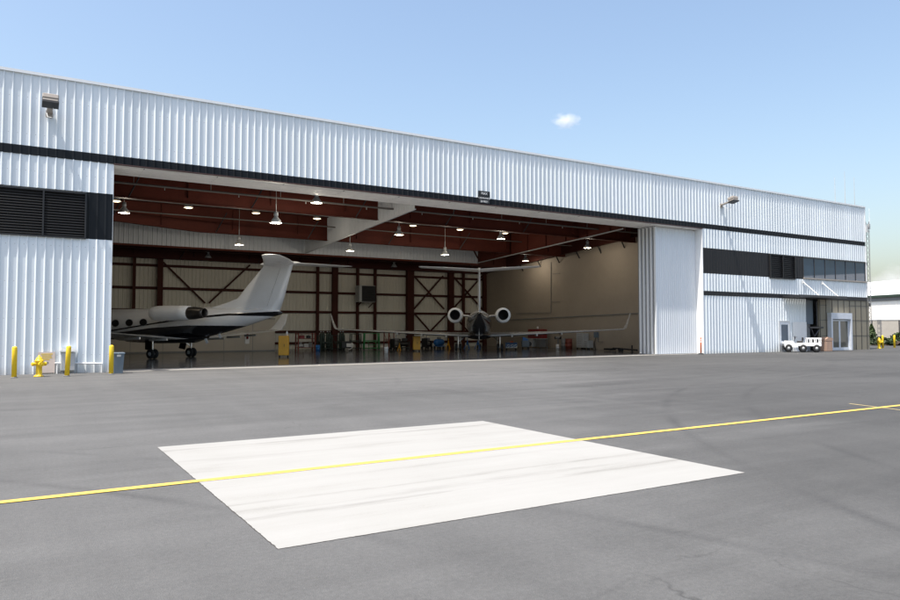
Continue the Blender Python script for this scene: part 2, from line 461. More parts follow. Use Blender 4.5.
M['jet_grey'] = paint('jet_grey', (.50,.495,.48), .25, var=.1, scale=1.)

# ================================================================== SETTING
# ground: one sheet with a gentle cross fall
def ground():
    mb = MB()
    xs = [-3000,-600,-150,-60,-30]+[-20+2*i for i in range(51)]+[90,110,150,300,700,3000]
    ys = [-3000,-500,-100,-30,-10]+[-4+2*i for i in range(20)]+[36,40,50,60,75,100,150,400,1200,4000]
    v = [(x, y, g(x, y)) for y in ys for x in xs]; n = len(xs)
    mb.add(v, [(j*n+i, j*n+i+1, (j+1)*n+i+1, (j+1)*n+i) for j in range(len(ys)-1) for i in range(n-1)], True)
    return mb
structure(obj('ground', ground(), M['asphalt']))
# concrete pad let into the asphalt, edges a little uneven
PX0, PX1, PY0, PY1 = 1.809, 7.619, 5.615, 11.34
def jag(a, b, n, amp):
    a, b = Vector(a), Vector(b); d = b-a; nrm = Vector((-d.y, d.x)).normalized()
    return [a + d*(i/n) + nrm*random.uniform(-amp, amp)*(0 if i == 0 else 1) for i in range(n)]
loop = jag((PX0,PY0),(PX1,PY0),190,.0035)+jag((PX1,PY0),(PX1,PY1),140,.003)+jag((PX1,PY1),(PX0,PY1),90,.003)+jag((PX0,PY1),(PX0,PY0),190,.005)
mb = MB(); mb.add([(p.x, p.y, .004) for p in loop], [tuple(range(len(loop)))])
structure(obj('pavement', mb, M['concrete_pad']))
# dark sealed joint round the pad
jo = MB(); cx_, cy_ = (PX0+PX1)/2, (PY0+PY1)/2
out = [Vector((cx_+(p.x-cx_)*1.0+(.006 if p.x > cx_ else -.007)*random.uniform(.2,1.4), cy_+(p.y-cy_)+(.006 if p.y > cy_ else -.006)*random.uniform(.2,1.4))) for p in loop]
jo.add([(p.x, p.y, .002) for p in out], [tuple(range(len(out)))])
structure(obj('pavement', jo, M['joint_sealant']))
def strip(pts, w, z):
    mb = MB(); v = []
    for i, p in enumerate(pts):
        p = Vector(p); q = Vector(pts[min(i+1, len(pts)-1)]) - Vector(pts[max(i-1, 0)])
        nn = Vector((-q.y, q.x)).normalized()*(w/2*random.uniform(.93, 1.07))
        v += [(p.x+nn.x, p.y+nn.y, z+g(p.x, p.y)), (p.x-nn.x, p.y-nn.y, z+g(p.x, p.y))]
    mb.add(v, [(2*i, 2*i+1, 2*i+3, 2*i+2) for i in range(len(pts)-1)]); return mb
structure(obj('taxi_line', strip([(-20+.4*i, 8.56+.0063*(-20+.4*i)+random.uniform(-.004,.004)) for i in range(180)], .135, .008), M['line_yellow']))
structure(obj('parking_mark', strip([(16.75,9.5),(16.6,9.0),(16.45,8.5),(16.3,7.9),(16.1,7.2)], .05, .0065), M['line_pale']))
# concrete sill under the door tracks and the sealed hangar floor
def slab(x0, x1, y0, y1, dz):
    mb = MB(); n = 40; v = []
    for i in range(n+1):
        x = x0+(x1-x0)*i/n
        v += [(x, y0, g(x, 40)+dz), (x, y1, g(x, 40)+dz)]
    mb.add(v, [(2*i, 2*i+2, 2*i+3, 2*i+1) for i in range(n)]); return mb
structure(obj('pavement', slab(3.0, 39.5, 32.1, 33.75, .006), M['sill']))
structure(obj('floor', slab(-15.8, 40.2, 33.75, 59.8, .008), M['floor']))

# ================================================================== THE HANGAR
H = thing('hangar', 'white ribbed metal hangar with black trim bands and a wide open door', 'hangar', (20, FY, 0), worldparts=True)
XL, XR = -16., 59.66
XO0, XO1 = 3.25, 39.6      # door opening
def hp(name, mb, mat, parent=None): return obj(name, mb, M[mat], parent or H)
hp('upper_siding', MB().ribs(XL, XR, FY, 8.95, 11.82), 'white_siding')
o = hp('roof_trim', MB().box(XL, XR+.05, FY-.055, FY+.16, 11.82, 11.90).box(XL, XR+.05, FY-.075, FY-.0555, 11.79, 11.905), 'trim_white')
hp('parapet', MB().box(XL, XR-.003, FY+.05, FY+.15, 8.6, 11.815), 'lightgrey')
hp('trim_band', MB().ribs(XL, XO0, FY-.03, 8.6, 8.945, depth=.012).box(XL, XO0, FY-.029, FY+.04, 8.597, 8.603).box(XL, XO0, FY-.029, FY+.04, 8.942, 8.948), 'black_siding')
hp('trim_band', MB().ribs(XO0, XR, FY-.012, 8.62, 8.945, depth=.05), 'black_siding')
hp('door_lip', MB().box(XO0, XO1, FY-.07, FY+.05, 8.575, 8.617), 'rust_lip')
# left wall beside the opening
hp('wall_panel', MB().ribs(XL, XO0, FY, 7.33, 8.6), 'white_siding')
hp('wall_panel', MB().ribs(XL, XO0, FY, 0, 5.42), 'white_siding')
hp('dark_wall_panel', MB().ribs(2.28, XO0, FY-.005, 5.42, 7.33, depth=.02), 'black_siding')
hp('jamb', MB().box(XO0, XO0+.02, FY+.002, FY+.5, 0, 8.57), 'trim_white')
hp('wall_backing', MB().box(XL, XO0-.002, FY+.06, FY+.2, 0, 8.6), 'lightgrey')
def louvre(x0, x1, z0, z1, y, n, mulls):
    f = MB()
    for a, b in ((x0, x0+.06), (x1-.06, x1)): f.box(a, b, y-.09, y+.05, z0, z1)
    f.box(x0+.06, x1-.06, y-.09, y+.05, z0, z0+.06).box(x0+.06, x1-.06, y-.09, y+.05, z1-.06, z1)
    for m_ in mulls: f.box(m_-.03, m_+.03, y-.095, y+.05, z0+.06, z1-.06)
    f.box(x0+.06, x1-.06, y+.045, y+.049, z0+.06, z1-.06)
    fr = hp('louvre', f, 'black')
    s = MB()
    for i in range(n):
        z = z0+.09+(z1-z0-.18)*i/(n-1)
        s.obox((x0+.06, y-.03, z), (x1-.06, y-.03, z), .085, .012, (0, .55, .83))
    obj('slats', s, M['dark_siding'], fr)
louvre(-3.6, 2.28, 5.40, 7.28, FY, 17, (.76, -1.4))
# right front wall
hp('wall_panel', MB().ribs(XO1, XR, FY, 7.30, 8.62), 'white_siding')
hp('wall_panel', MB().ribs(XO1, XR, FY, 4.36, 5.56), 'white_siding')
hp('wall_panel', MB().ribs(XO1, 51.25, FY, 0, 4.06), 'white_siding')
hp('trim_band', MB().ribs(XO1, 51.3, FY-.03, 4.06, 4.36, depth=.012).box(51.3, XR+.02, FY-.06, FY+.04, 4.06, 4.36), 'dark_siding')
hp('dark_wall_panel', MB().ribs(XO1, 46.85, FY-.005, 5.56, 7.30, depth=.025), 'dark_siding')
hp('dark_wall_panel', MB().ribs(49.92, 50.98, FY-.005, 5.56, 7.30, depth=.025), 'dark_siding')
louvre(46.86, 49.91, 5.48, 7.26, FY-.02, 15, (48.38,))
hp('wall_backing', MB().box(XO1+.003, 51.2, FY+.055, FY+.2, 0, 8.6).box(51.2, XR-.003, FY+.055, FY+.2, 4.1, 5.66).box(51.2, XR-.003, FY+.055, FY+.2, 7.22, 8.6), 'lightgrey')
hp('jamb', MB().box(XO1-.05, XO1, FY-.045, FY+.62, 0, 8.57), 'trim_white')
# office windows: frame with six panes
wx0, wx1, wz0, wz1 = 51.0, 59.62, 5.64, 7.27
mf = MB(); mf.box(wx0, wx1, FY-.04, FY+.12, wz1-.07, wz1)
for i in range(7):
    x = wx0+.04+(wx1-wx0-.08)*i/6; mf.box(x-.025, x+.025, FY-.015, FY+.115, wz0+.05, wz1-.07)
wf = hp('window', mf, 'trim_dark')
obj('sill', MB().box(wx0, wx1, FY-.10, FY+.12, wz0-.06, wz0+.05), M['bronze_metal'], wf)
for i in range(6):
    a = wx0+.04+(wx1-wx0-.08)*i/6+.03; b = wx0+.04+(wx1-wx0-.08)*(i+1)/6-.03
    p_ = obj('pane', MB().box(a, b, FY+.02, FY+.035, wz0+.05, wz1-.07), M['pane'], wf)
hp('office_interior', MB().box(wx0, wx1, FY+1.6, FY+1.65, 4.4, 8.5), 'midgrey')
# sills clutter is part of the wall: corner trim
hp('corner_trim', MB().box(XR-.02, XR+.06, FY-.05, FY+.06, 4.37, 8.6).box(XR-.02, XR+.06, FY-.045, FY+.06, 8.96, 11.815), 'trim_white')
# canopy over the entrance with two tie rods
cn = hp('canopy', MB().box(48.3, 54.35, FY-1.35, FY-.065, 4.12, 4.24).box(48.28, 54.37, FY-1.42, FY-1.353, 4.10, 4.27), 'trim_dark')
for x in (50.9, 53.4):
    obj('tie_rod', MB().cyl((x, FY-.05, 5.35), (x+.05, FY-1.25, 4.26), .035).box(x-.12, x+.12, FY-.09, FY-.04, 5.23, 5.47), M['white'], cn)
# beige panelled entrance wall, recess beside it
r0, r1 = 51.25, 52.95
hp('recess', MB().box(r0, r1, FY+.75, FY+.85, 0, 4.06).box(r0-.05, r0-.003, FY+.0, FY+1.2, 0, 4.06), 'lightgrey')
hp('recess_panel', MB().box(r0+.05, r1-.3, FY+.30, FY+.36, 2.15, 4.0), 'greyblue')
hp('recess_rail', MB().box(r0+.3, r1+.4, FY-.10, FY-.04, 1.82, 1.95).tube([(r0+.45, FY-.08, 1.85), (r0+.9, FY-.08, 1.2), (r1-.15, FY-.08, 1.75)], .05).tube([(r0+1.3, FY-.07, 3.9), (r0+1.3, FY-.07, 2.0)], .05), 'trim_dark')
ex0, ex1 = 54.05, 56.95
bw = MB()
bw.box(r1, ex0, FY, FY+.12, 0, 4.055).box(ex1, XR+.35, FY, FY+.12, 0, 4.055).box(ex0, ex1, FY, FY+.12, 3.03, 4.055)
bwo = hp('beige_wall', bw, 'beige_panel')
seam = MB()
x = r1+.1
while x < XR+.3:
    if not (ex0-.02 < x < ex1+.02): seam.box(x, x+.035, FY-.03, FY-.001, 0, 4.05)
    else: seam.box(x, x+.035, FY-.03, FY-.001, 3.1, 4.05)
    x += .82
for z in (1.22, 2.45, 3.62):
    for a, b in ((r1, ex0-.02), (ex1+.02, XR+.35)):
        seam.box(a, b, FY-.012, FY-.0012, z, z+.03)
obj('panel_seams', seam, M['trim_dark'], bwo)
en = MB().box(ex0, ex0+.2, FY-.32, FY+.1, 0, 3.03).box(ex1-.2, ex1, FY-.32, FY+.1, 0, 3.03).box(ex0+.2, ex1-.2, FY-.32, FY+.1, 2.55, 3.03)
ent = hp('entrance', en, 'frame_blue')
for a, b in ((ex0+.2, (ex0+ex1)/2-.01), ((ex0+ex1)/2+.01, ex1-.2)):
    d = MB().box(a, a+.09, FY-.12, FY-.06, 0.05, 2.5).box(b-.09, b, FY-.12, FY-.06, 0.05, 2.5).box(a+.09, b-.09, FY-.12, FY-.06, .05, .32).box(a+.09, b-.09, FY-.12, FY-.06, 2.4, 2.5)
    dd = obj('door', d, M['frame_blue'], ent)
    obj('glass', MB().box(a+.09, b-.09, FY-.1, FY-.085, .32, 2.4), M['door_glass'], ent)
# two personnel doors in the ribbed wall
d1 = hp('door', MB().box(47.88, 49.0, FY-.07, FY-.04, .1, 2.3), 'frame_blue')
obj('door_frame', MB().box(47.80, 47.88, FY-.09, FY-.02, .05, 2.38).box(49.0, 49.08, FY-.09, FY-.02, .05, 2.38).box(47.88, 49.0, FY-.09, FY-.02, 2.3, 2.38), M['galv'], d1)
obj('pane', MB().box(48.05, 48.85, FY-.085, FY-.071, .9, 2.1), M['pane'], d1)
d2 = hp('door', MB().box(49.5, 51.2, FY-.07, FY-.04, .1, 2.3), 'white')
obj('handle', MB().box(49.62, 49.7, FY-.12, FY-.071, 1.05, 1.25), M['steel'], d2)
# soffit over the door pocket with its tracks
sf = hp('soffit', MB().box(XO0-.1, XO1+.1, FY+.051, FY+1.92, 8.58, 8.68), 'soffit')
for k in range(5):
    y = FY+.42+.33*k
    obj('track', MB().box(XO0+.1, XO1-.1, y-.03, y+.03, 8.52, 8.579), M['soffit'], sf)
x = XO0+1.2
while x < XO1: obj('panel_joint', MB().box(x, x+.03, FY+.2, FY+1.8, 8.568, 8.5795), M['midgrey'], sf); x += 3.05
hp('header_back', MB().box(XO0-.1, XO1+.1, FY+1.80, FY+1.92, 8.685, 10.1), 'red_steel_dark')
# stacked sliding door leaves at the right
for k in range(5):
    y = FY+.50+.33*k; x0 = 35.62; x1 = XO1-.06
    gz = g(38, 33)
    b = MB().box(x0, x1, y+.03, y+.16, gz+.03, 8.5).ribs(x0+.1, x1-.05, y+.029, gz+.03, 8.5, pitch=.2, depth=.022, top=.06, slope=.025)
    b.box(x0-.03, x0+.1, y-.03, y+.19, gz+.03, 8.505)
    lf = hp('door_leaf', b, 'leaf')
    obj('edge_seal', MB().box(x0-.036, x0-.031, y+.12, y+.19, gz+.05, 8.45), M['midgrey'], lf)
    obj('track_roller', MB().box(x0+.02, x0+.14, y+.04, y+.12, 8.506, 8.52).cyl((x0+.08, y+.03, 8.49), (x0+.08, y+.13, 8.49), .07), M['trim_dark'], lf)
    obj('floor_guide', MB().box(x0-.03, x1, y+.05, y+.12, gz+.008, gz+.03), M['trim_dark'], lf)

# ---- inside: walls
BY, RX = 59.7, 40.25
def roofz(y): return 10.30-.045*(y-FY)
hp('roof', MB().prism([(FY+.16, roofz(FY)+.02), (BY+.3, roofz(BY+.3)+.02), (BY+.3, roofz(BY+.3)+.2), (FY+.16, roofz(FY)+.2)], 'x', XL-.2, XR-.01), 'roof_under')
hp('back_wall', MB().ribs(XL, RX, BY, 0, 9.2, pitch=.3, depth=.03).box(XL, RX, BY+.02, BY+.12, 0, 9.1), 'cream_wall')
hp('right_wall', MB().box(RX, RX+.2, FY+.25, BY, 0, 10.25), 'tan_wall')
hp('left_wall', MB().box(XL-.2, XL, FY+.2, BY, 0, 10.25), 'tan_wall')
hp('end_wall', MB().box(XR-.15, XR-.02, FY+.25, BY, 0, 8.55), 'lightgrey')
hp('end_wall', MB().box(RX+.25, XR-.16, BY-.1, BY, 0, 8.55), 'lightgrey')
for z in (6.76, 4.98, 3.26, 1.54, .55):
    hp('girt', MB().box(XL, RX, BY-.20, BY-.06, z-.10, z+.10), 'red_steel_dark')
for u, w in ((133, .16), (159, .34), (317, .16), (334, .42), (357, .16), (374.5, .16), (409, .62), (450, .5), (463, .16), (484, .3)):
    x = xz(u, BY-.3); x = min(x, RX-.2)
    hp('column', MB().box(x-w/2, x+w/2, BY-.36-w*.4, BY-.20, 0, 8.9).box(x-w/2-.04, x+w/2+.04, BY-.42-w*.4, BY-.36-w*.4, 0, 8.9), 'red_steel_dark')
def brace(u0, v0, u1, v1):
    a, b = at_y(u0, v0, BY-.24), at_y(u1, v1, BY-.24)
    a.x = min(a.x, RX-.1); b.x = min(b.x, RX-.1)
    hp('brace', MB().obox(a, b, .12, .12), 'red_steel_dark')
for q in ((163,262,205,303), (209,303,250,265), (414,276,444,309), (414,309,443,276), (414,313,430,331.5), (430,331.5,447,314), (453,276,482,309), (453,309,482,276), (453,314,468,331.5), (468,331.5,482,314)): brace(*q)
# girders across the bay, tapered at the ends
def girder(y, zb, depth, x0, x1, left=None, right=None, mat='red_steel'):
    w = MB(); n = 24; bot = []
    for i in range(n+1):
        x = x0+(x1-x0)*i/n
        z = zb
        if left: z += max(0, left[0]-x)*left[1]
        if right: z -= max(0, x-right[0])*right[1]
        bot.append((x, z))
    top = roofz(y)-.02
    poly = bot+[(x1, top), (x0, top)]
    w.prism(poly, 'y', y-.01, y+.01)
    for (xa, za), (xb, zb_) in zip(bot[:-1], bot[1:]):
        w.add([(xa, y-.16, za), (xb, y-.16, zb_), (xb, y+.16, zb_), (xa, y+.16, za), (xa, y-.16, za-.025), (xb, y-.16, zb_-.025), (xb, y+.16, zb_-.025), (xa, y+.16, za-.025)],
              [(0,1,2,3), (7,6,5,4), (0,4,5,1), (3,2,6,7)])
    w.box(x0, x1, y-.15, y+.15, top-.03, top)
    x = x0+1.5
    while x < x1-1:
        zz = [z for q, z in bot if q >= x][0]
        w.box(x-.008, x+.008, y-.13, y+.13, zz+.26, top-.03); x += 4.4
    gd = hp('girder', w, mat)
    x = x0+2.0
    while x < x1-1:
        zz = [z for q, z in bot if q >= x][0]
        obj('fly_brace', MB().obox((x, y-.1, zz-.02), (x+.55, y-.75, min(top-.1, zz+1.25)), .05, .05), M['trim_dark'], gd); x += 6.2
    return gd
girder(38.9, 8.38, 1.6, XL, RX-.03, None, None)
girder(47.1, 8.0, 1.6, XL, RX-.03, (9.7, .066), None)
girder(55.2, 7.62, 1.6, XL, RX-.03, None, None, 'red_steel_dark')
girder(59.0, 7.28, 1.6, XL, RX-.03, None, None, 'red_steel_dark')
# girder along the right wall
w = MB(); w.prism([(36, 8.9), (58.8, 7.35), (58.8, 9.0), (36, 10.05)], 'x', RX-.5, RX-.47)
w.obox((RX-.485, 36, 8.9), (RX-.485, 58.8, 7.35), .3, .03)
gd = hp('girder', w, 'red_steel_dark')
for y in (37.5, 40, 42.6, 45.2, 47.8, 50.4, 53):
    zz = 8.9-(y-36)*1.55/22.8
    obj('fly_brace', MB().obox((RX-.45, y, zz), (RX-.02, y+.1, zz-.55), .07, .07), M['trim_dark'], gd)
# purlins and pale rails close to the roof
for y in (35.2, 36.9, 41, 42.7, 44.6, 49.2, 51.2, 53.3):
    hp('purlin', MB().box(XL, RX-.55, y-.05, y+.05, roofz(y)-.30, roofz(y)-.02), 'red_steel_dark')
hp('rail', MB().box(XL, 34.3, 44.40, 44.52, 9.25, 9.40).box(XL, 34.3, 43.1, 43.2, 9.33, 9.40), 'lightgrey')
# draft curtains: one across, one along the bay
CY, CX = 51.8, 18.5
dc = hp('draft_curtain', MB().ribs(XL, 34.25, CY, 7.5, 9.4, pitch=.3, depth=.03).box(XL, 34.3, CY+.01, CY+.04, 7.5, 9.4), 'curtain')
obj('edge_angle', MB().box(XL, 34.3, CY-.06, CY+.08, 7.38, 7.499), M['red_steel'], dc)
obj('end_brace', MB().obox((33.6, CY-.1, 8.9), (34.6, CY-.1, 7.45), .09, .09), M['red_steel_dark'], dc)
zf = lambda y: (8.40-(y-33.6)*.0478, roofz(y)-.03)
dc2 = hp('draft_curtain', MB().ribs(34.2, CY-.05, CX, 0, 0, pitch=.3, depth=.03, axis='y', zf=zf), 'curtain')
obj('edge_angle', MB().obox((CX+.02, 34.2, zf(34.2)[0]-.02), (CX+.02, CY-.07, zf(CY)[0]-.02), .12, .05), M['curtain'], dc2)
# pipes
pp = hp('sprinkler_pipe', MB().cyl((XL, 36.8, 8.72), (RX-.6, 36.8, 8.72), .055), 'pipe_dark')
x = 1.
while x < RX-2:
    obj('hanger', MB().cyl((x, 36.8, 8.77), (x, 36.8, 9.9), .012, n=6), M['conduit'], pp)
    obj('sprinkler_head', MB().cyl((x+1.4, 36.8, 8.67), (x+1.4, 36.8, 8.55), .025, n=6), M['conduit'], pp); x += 3.6
hp('sprinkler_pipe', MB().cyl((XL, 45.6, 8.75), (RX-.6, 45.6, 8.75), .04), 'pipe_dark')
GX = 34.45
zb_ = lambda y: 8.44-(y-34.5)*.0505
lg_ = hp('girder', MB().prism([(34.3, zb_(34.3)), (51.7, zb_(51.7)), (51.7, roofz(51.7)-.03), (34.3, roofz(34.3)-.03)], 'x', GX-.012, GX+.012).obox((GX, 34.3, zb_(34.3)), (GX, 51.7, zb_(51.7)), .26, .03), 'red_steel')
obj('edge_pipe', MB().cyl((GX-.16, 34.3, zb_(34.3)-.01), (GX-.16, 51.9, zb_(51.9)-.01), .045), M['lightgrey'], lg_)
y = 35.6
while y < 51:
    obj('stiffener', MB().box(GX-.12, GX-.0125, y-.01, y+.01, zb_(y)+.03, roofz(y)-.05), M['red_steel'], lg_); y += 2.3
# conduits on the right wall
cd = MB()
a, b = at_x(508, 320, RX-.05), at_x(641, 313.2, RX-.05); cd.obox(a, b, .05, .07)
a, b = at_x(551, 262, RX-.05), at_x(551, 313, RX-.05); cd.obox(a, b, .04, .04)
a, b = at_x(516, 313.3, RX-.05), at_x(551, 312.7, RX-.05); cd.obox(a, b, .04, .04)
for v in (274, 302): a = at_x(551, v, RX-.05); cd.obox(a, a+Vector((0,-1.2,0)), .03, .03)
hp('conduit', cd, 'midgrey')
hp('roof_top', MB().prism([(FY+.17, roofz(FY)+.22), (BY+.3, roofz(BY+.3)+.22), (BY+.3, roofz(BY+.3)+.26), (FY+.17, roofz(FY)+.26)], 'x', XL-.2, XR-.01), 'roof_top')
# vent housing hung under the roof, seen above the tail of the left jet
# ================================================================== THINGS ON AND IN THE HANGAR
# partition wall at the back left
px1 = xz(275, 55.6)
pt = thing('partition_wall', 'low tan partition wall behind the left jet', 'wall', (4, 55.7, 0), worldparts=True)
obj('wall_panel', MB().box(-9, px1, 55.6, 55.75, 0, 2.55), M['partition'], pt)
obj('top_rail', MB().box(-9, px1+.02, 55.57, 55.78, 2.55, 2.62), M['midgrey'], pt)
s = MB(); x = -8.5
while x < px1: s.box(x, x+.03, 55.59, 55.6, 0, 2.55); x += 2.2
obj('joint_cover', s, M['midgrey'], pt)
obj('skirting', MB().box(-9, px1, 55.585, 55.6, 0, .12), M['midgrey'], pt)
# high-bay lamps
def make_lamp(lit, label):
    t = thing('pendant_lamp', label, 'lamp', group='pendant lamps under the hangar roof')
    obj('bracket', MB().cyl((0,0,.55), (0,0,1.0), .02, n=6).lathe([(.0,.60),(.10,.58),(.12,.40),(.09,.34),(.0,.34)], n=14, cap=False), M['galv'], t)
    obj('lamp_shade', MB().lathe([(.09,.34),(.13,.28),(.21,.16),(.30,.0),(.29,.0),(.20,.15),(.12,.27),(.05,.31)], n=20, cap=False), M['galv'], t)
    obj('bulb', MB().lathe([(.0,.03),(.26,.03),(.25,.06),(.0,.07)], n=18, cap=False), M['lamp_glow'] if lit else M['lamp_off'], t)
    return t
lamps = [
 (124, 213, 8.00, 1, 'lit pendant lamp nearest the left door jamb'),
 (239, 245, 7.25, 1, 'lit pendant lamp in front of the grey curtain above the left jet fuselage'),
 (276, 223, 7.20, 1, 'lit pendant lamp on the brown girder above the left jet tail fin'),
 (316.5, 203, 8.40, 1, 'pendant lamp high under the pale soffit, left of the lengthwise grey curtain'),
 (350, 251, 7.25, 1, 'lit pendant lamp just right of where the two grey curtains meet'),
 (399, 235, 8.05, 1, 'lit pendant lamp hanging below the slanting lengthwise curtain edge'),
 (445, 255, 7.2, 1, 'lit pendant lamp before the right half of the grey cross curtain'),
 (501, 239, 8.05, 1, 'lit pendant lamp nearest below the clearance sign'),
 (525.5, 261, 7.80, 1, 'lit pendant lamp above the right tip of the far jet tailplane'),
 (587.5, 248, 8.00, 1, 'lit pendant lamp nearest the stacked door leaves, by the tan wall'),
 (308, 264, 7.50, 0, 'unlit small pendant lamp under the curtain, right of the left jet tail'),
 (394, 267, 7.50, 0, 'unlit small pendant lamp left of the far jet tailplane'),
 (208, 258, 7.50, 0, 'unlit small pendant lamp beneath the curtain above the left jet engine'),
]
proto = {}
for u, v, z, lit, lab in lamps:
    d = _ray(u, v); P = Vector((0,0,EYE)) + d*((z-EYE)/d.z)
    if lit not in proto: proto[lit] = make_lamp(lit, lab)
    o = copy_tree(proto[lit]); o['label'] = lab
    o.location = P
    obj('hanger_rod', MB().cyl((0,0,.99), (0,0,roofz(P.y)-P.z-.02), .013, n=6), M['conduit'], o, False)
def lamp_light(o, dz, power):
    l = bpy.data.lights.new('bulb_light', 'POINT'); l.energy = power; l.color = (1., .90, .74); l.shadow_soft_size = .12
    lo = bpy.data.objects.new('bulb_light', l); COL.objects.link(lo); lo.parent = o; lo.location = (0,0,dz)
    return lo
for q in proto.values():
    for ch in list(q.children): bpy.data.objects.remove(ch)
    bpy.data.objects.remove(q)
# skylight-like ceiling fixtures: glowing recessed lamps between girders
proto_c = None
for u, v, lab in ((116, 201.5, 'warm lamp tucked against the roof by the left door jamb'), (188.5, 208, 'warm lamp against the roof above the left jet engine'),
                  (256, 213.5, 'warm lamp against the roof above the left jet fin'), (317, 219, 'warm lamp against the roof where the girder meets the lengthwise curtain'),
                  (413, 226, 'warm lamp against the roof right of the lengthwise curtain'), (460, 230, 'warm lamp against the roof below and left of the clearance sign'),
                  (505, 233.5, 'warm lamp against the roof below and right of the clearance sign')):
    P = at_y(u, v, 43.8); z = P.z
    if proto_c is None:
        proto_c = thing('ceiling_lamp', lab, 'lamp', group='lamps fixed close under the roof')
        obj('housing', MB().lathe([(.26,.02),(.23,.12),(.12,.26),(.0,.27)], n=16, cap=False).cyl((0,0,.26),(0,0,.55),.02,n=6), M['galv'], proto_c)
        obj('bulb', MB().lathe([(.0,.0),(.20,.0),(.21,.03),(.0,.04)], n=16, cap=False), M['lamp_glow'], proto_c)
        o = proto_c
    else: o = copy_tree(proto_c); o['label'] = lab
    o.location = P
for o in [q for q in bpy.data.objects if q.get('category') == 'lamp']:
    if o['label'].startswith('unlit'): continue
    lamp_light(o, -.10, 210. if 'above the left jet tail fin' in o['label'] else (66. if 'pendant' in o['label'] else 14.))
# floodlights on arms, on the upper siding
def floodlight(u, v, label):
    P = at_y(u, v, FY-1.0)
    t = thing('floodlight', label, 'floodlight', (P.x, FY, P.z), group='floodlights on the upper siding')
    tilt = Matrix.Translation((0,-1.0,0)) @ Matrix.Rotation(R(-14), 4, 'X')
    obj('housing', MB().rbox(-.28, .28, -.24, .24, -.02, .18, .03).rbox(-.26, .26, -.22, .22, -.12, -.021, .02).move(tilt), M['bronze_metal'], t)
    obj('lens', MB().box(-.285, .285, -.245, .245, -.20, -.121).move(tilt), M['black'], t)
    obj('arm', MB().obox((0,-.04,-.24), (0,-.80,-.10), .20, .07).cyl((0,-.80,-.16), (0,-.92,.02), .05).box(-.12,.12,-.07,-.03,-.42,-.14), M['bronze_metal'], t)
    obj('cable', MB().tube([(.05,-.9,-.12),(.16,-.8,-.40),(.10,-.62,-.56),(-.07,-.45,-.50),(-.10,-.25,-.30)], .012, 6), M['white'], t)
    return t
floodlight(50.5, 100.5, 'bronze floodlight on the upper siding at the left end of the hangar')
floodlight(733, 199.5, 'bronze floodlight on the upper siding near the right end, casting a long shadow')
# clearance sign over the door
sx = (xz(479, FY)+xz(488, FY))/2
sg = thing('clearance_sign', 'small black clearance sign with white lettering over the open door', 'sign', (sx, FY-.06, 8.66), worldparts=True)
for z0, z1 in ((9.16-.12, 9.32), (8.84, 9.03), (8.66, 8.83)):
    obj('sign_plate', MB().box(sx-.37, sx+.37, FY-.10, FY-.06, z0, z1), M['black'], sg)
def lettering(txt, size, x, y, z, mat, parent):
    cu = bpy.data.curves.new('lettering', 'FONT'); cu.body = txt; cu.size = size; cu.align_x = 'CENTER'; cu.extrude = .004; cu.resolution_u = 2
    tmp = bpy.data.objects.new('lettering', cu); COL.objects.link(tmp)
    dg = bpy.context.evaluated_depsgraph_get()
    me = bpy.data.meshes.new_from_object(tmp.evaluated_get(dg)); bpy.data.objects.remove(tmp); bpy.data.curves.remove(cu)
    me.transform(Matrix.Rotation(R(90), 4, 'X')); me.name = 'lettering'
    me.materials.clear(); me.materials.append(mat)
    o = bpy.data.objects.new('lettering', me); COL.objects.link(o); o.parent = parent
    o.location = Vector((x, y, z))-Vector(parent['_o'])
    return o
lettering('MAX', .19, sx, FY-.106, 9.12, M['white'], sg)
lettering('CLEARANCE', .135, sx, FY-.106, 8.885, M['white'], sg)
lettering('28 FEET', .155, sx, FY-.106, 8.69, M['white'], sg)

# unit heater on the back wall
hx = xz(366, 58.6); hz = at_y(366, 294, 58.6).z
t = thing('unit_heater', 'grey boxy unit heater hung on the back wall', 'heater', (hx, 58.7, hz-.8), worldparts=True)
obj('housing', MB().rbox(hx-.85, hx+.75, 58.2, 59.1, hz-.75, hz+.75, .04), M['lightgrey'], t)
s = MB()
for i in range(10): s.obox((hx-.55, 58.17, hz-.6+.133*i), (hx+.7, 58.17, hz-.6+.133*i), .08, .02, (0,.6,.8))
obj('grille', s.box(hx-.6, hx+.74, 58.18, 58.199, hz-.7, hz+.7), M['black'], t)
obj('bracket', MB().obox((hx-.6, 58.3, hz-.75), (hx-.6, 59.4, hz-1.2), .06, .06).obox((hx+.6, 58.3, hz-.75), (hx+.6, 59.4, hz-1.2), .06, .06), M['red_steel_dark'], t)
# fire extinguisher station on the partition
fx = xz(247.5, 55.5)
t = thing('fire_extinguisher', 'red fire extinguisher with white board on the tan partition', 'extinguisher', (fx, 55.5, .6), worldparts=True)
obj('cylinder', MB().lathe([(0,.75),(.08,.75),(.085,1.2),(.04,1.28),(.03,1.33),(0,1.33)], (fx, 55.44, .25), 12, cap=False), M['red'], t)
obj('valve', MB().box(fx-.03, fx+.06, 55.41, 55.47, 1.58, 1.64), M['black'], t)
obj('backboard', MB().box(fx-.17, fx+.17, 55.56, 55.58, .62, 1.45), M['white'], t)

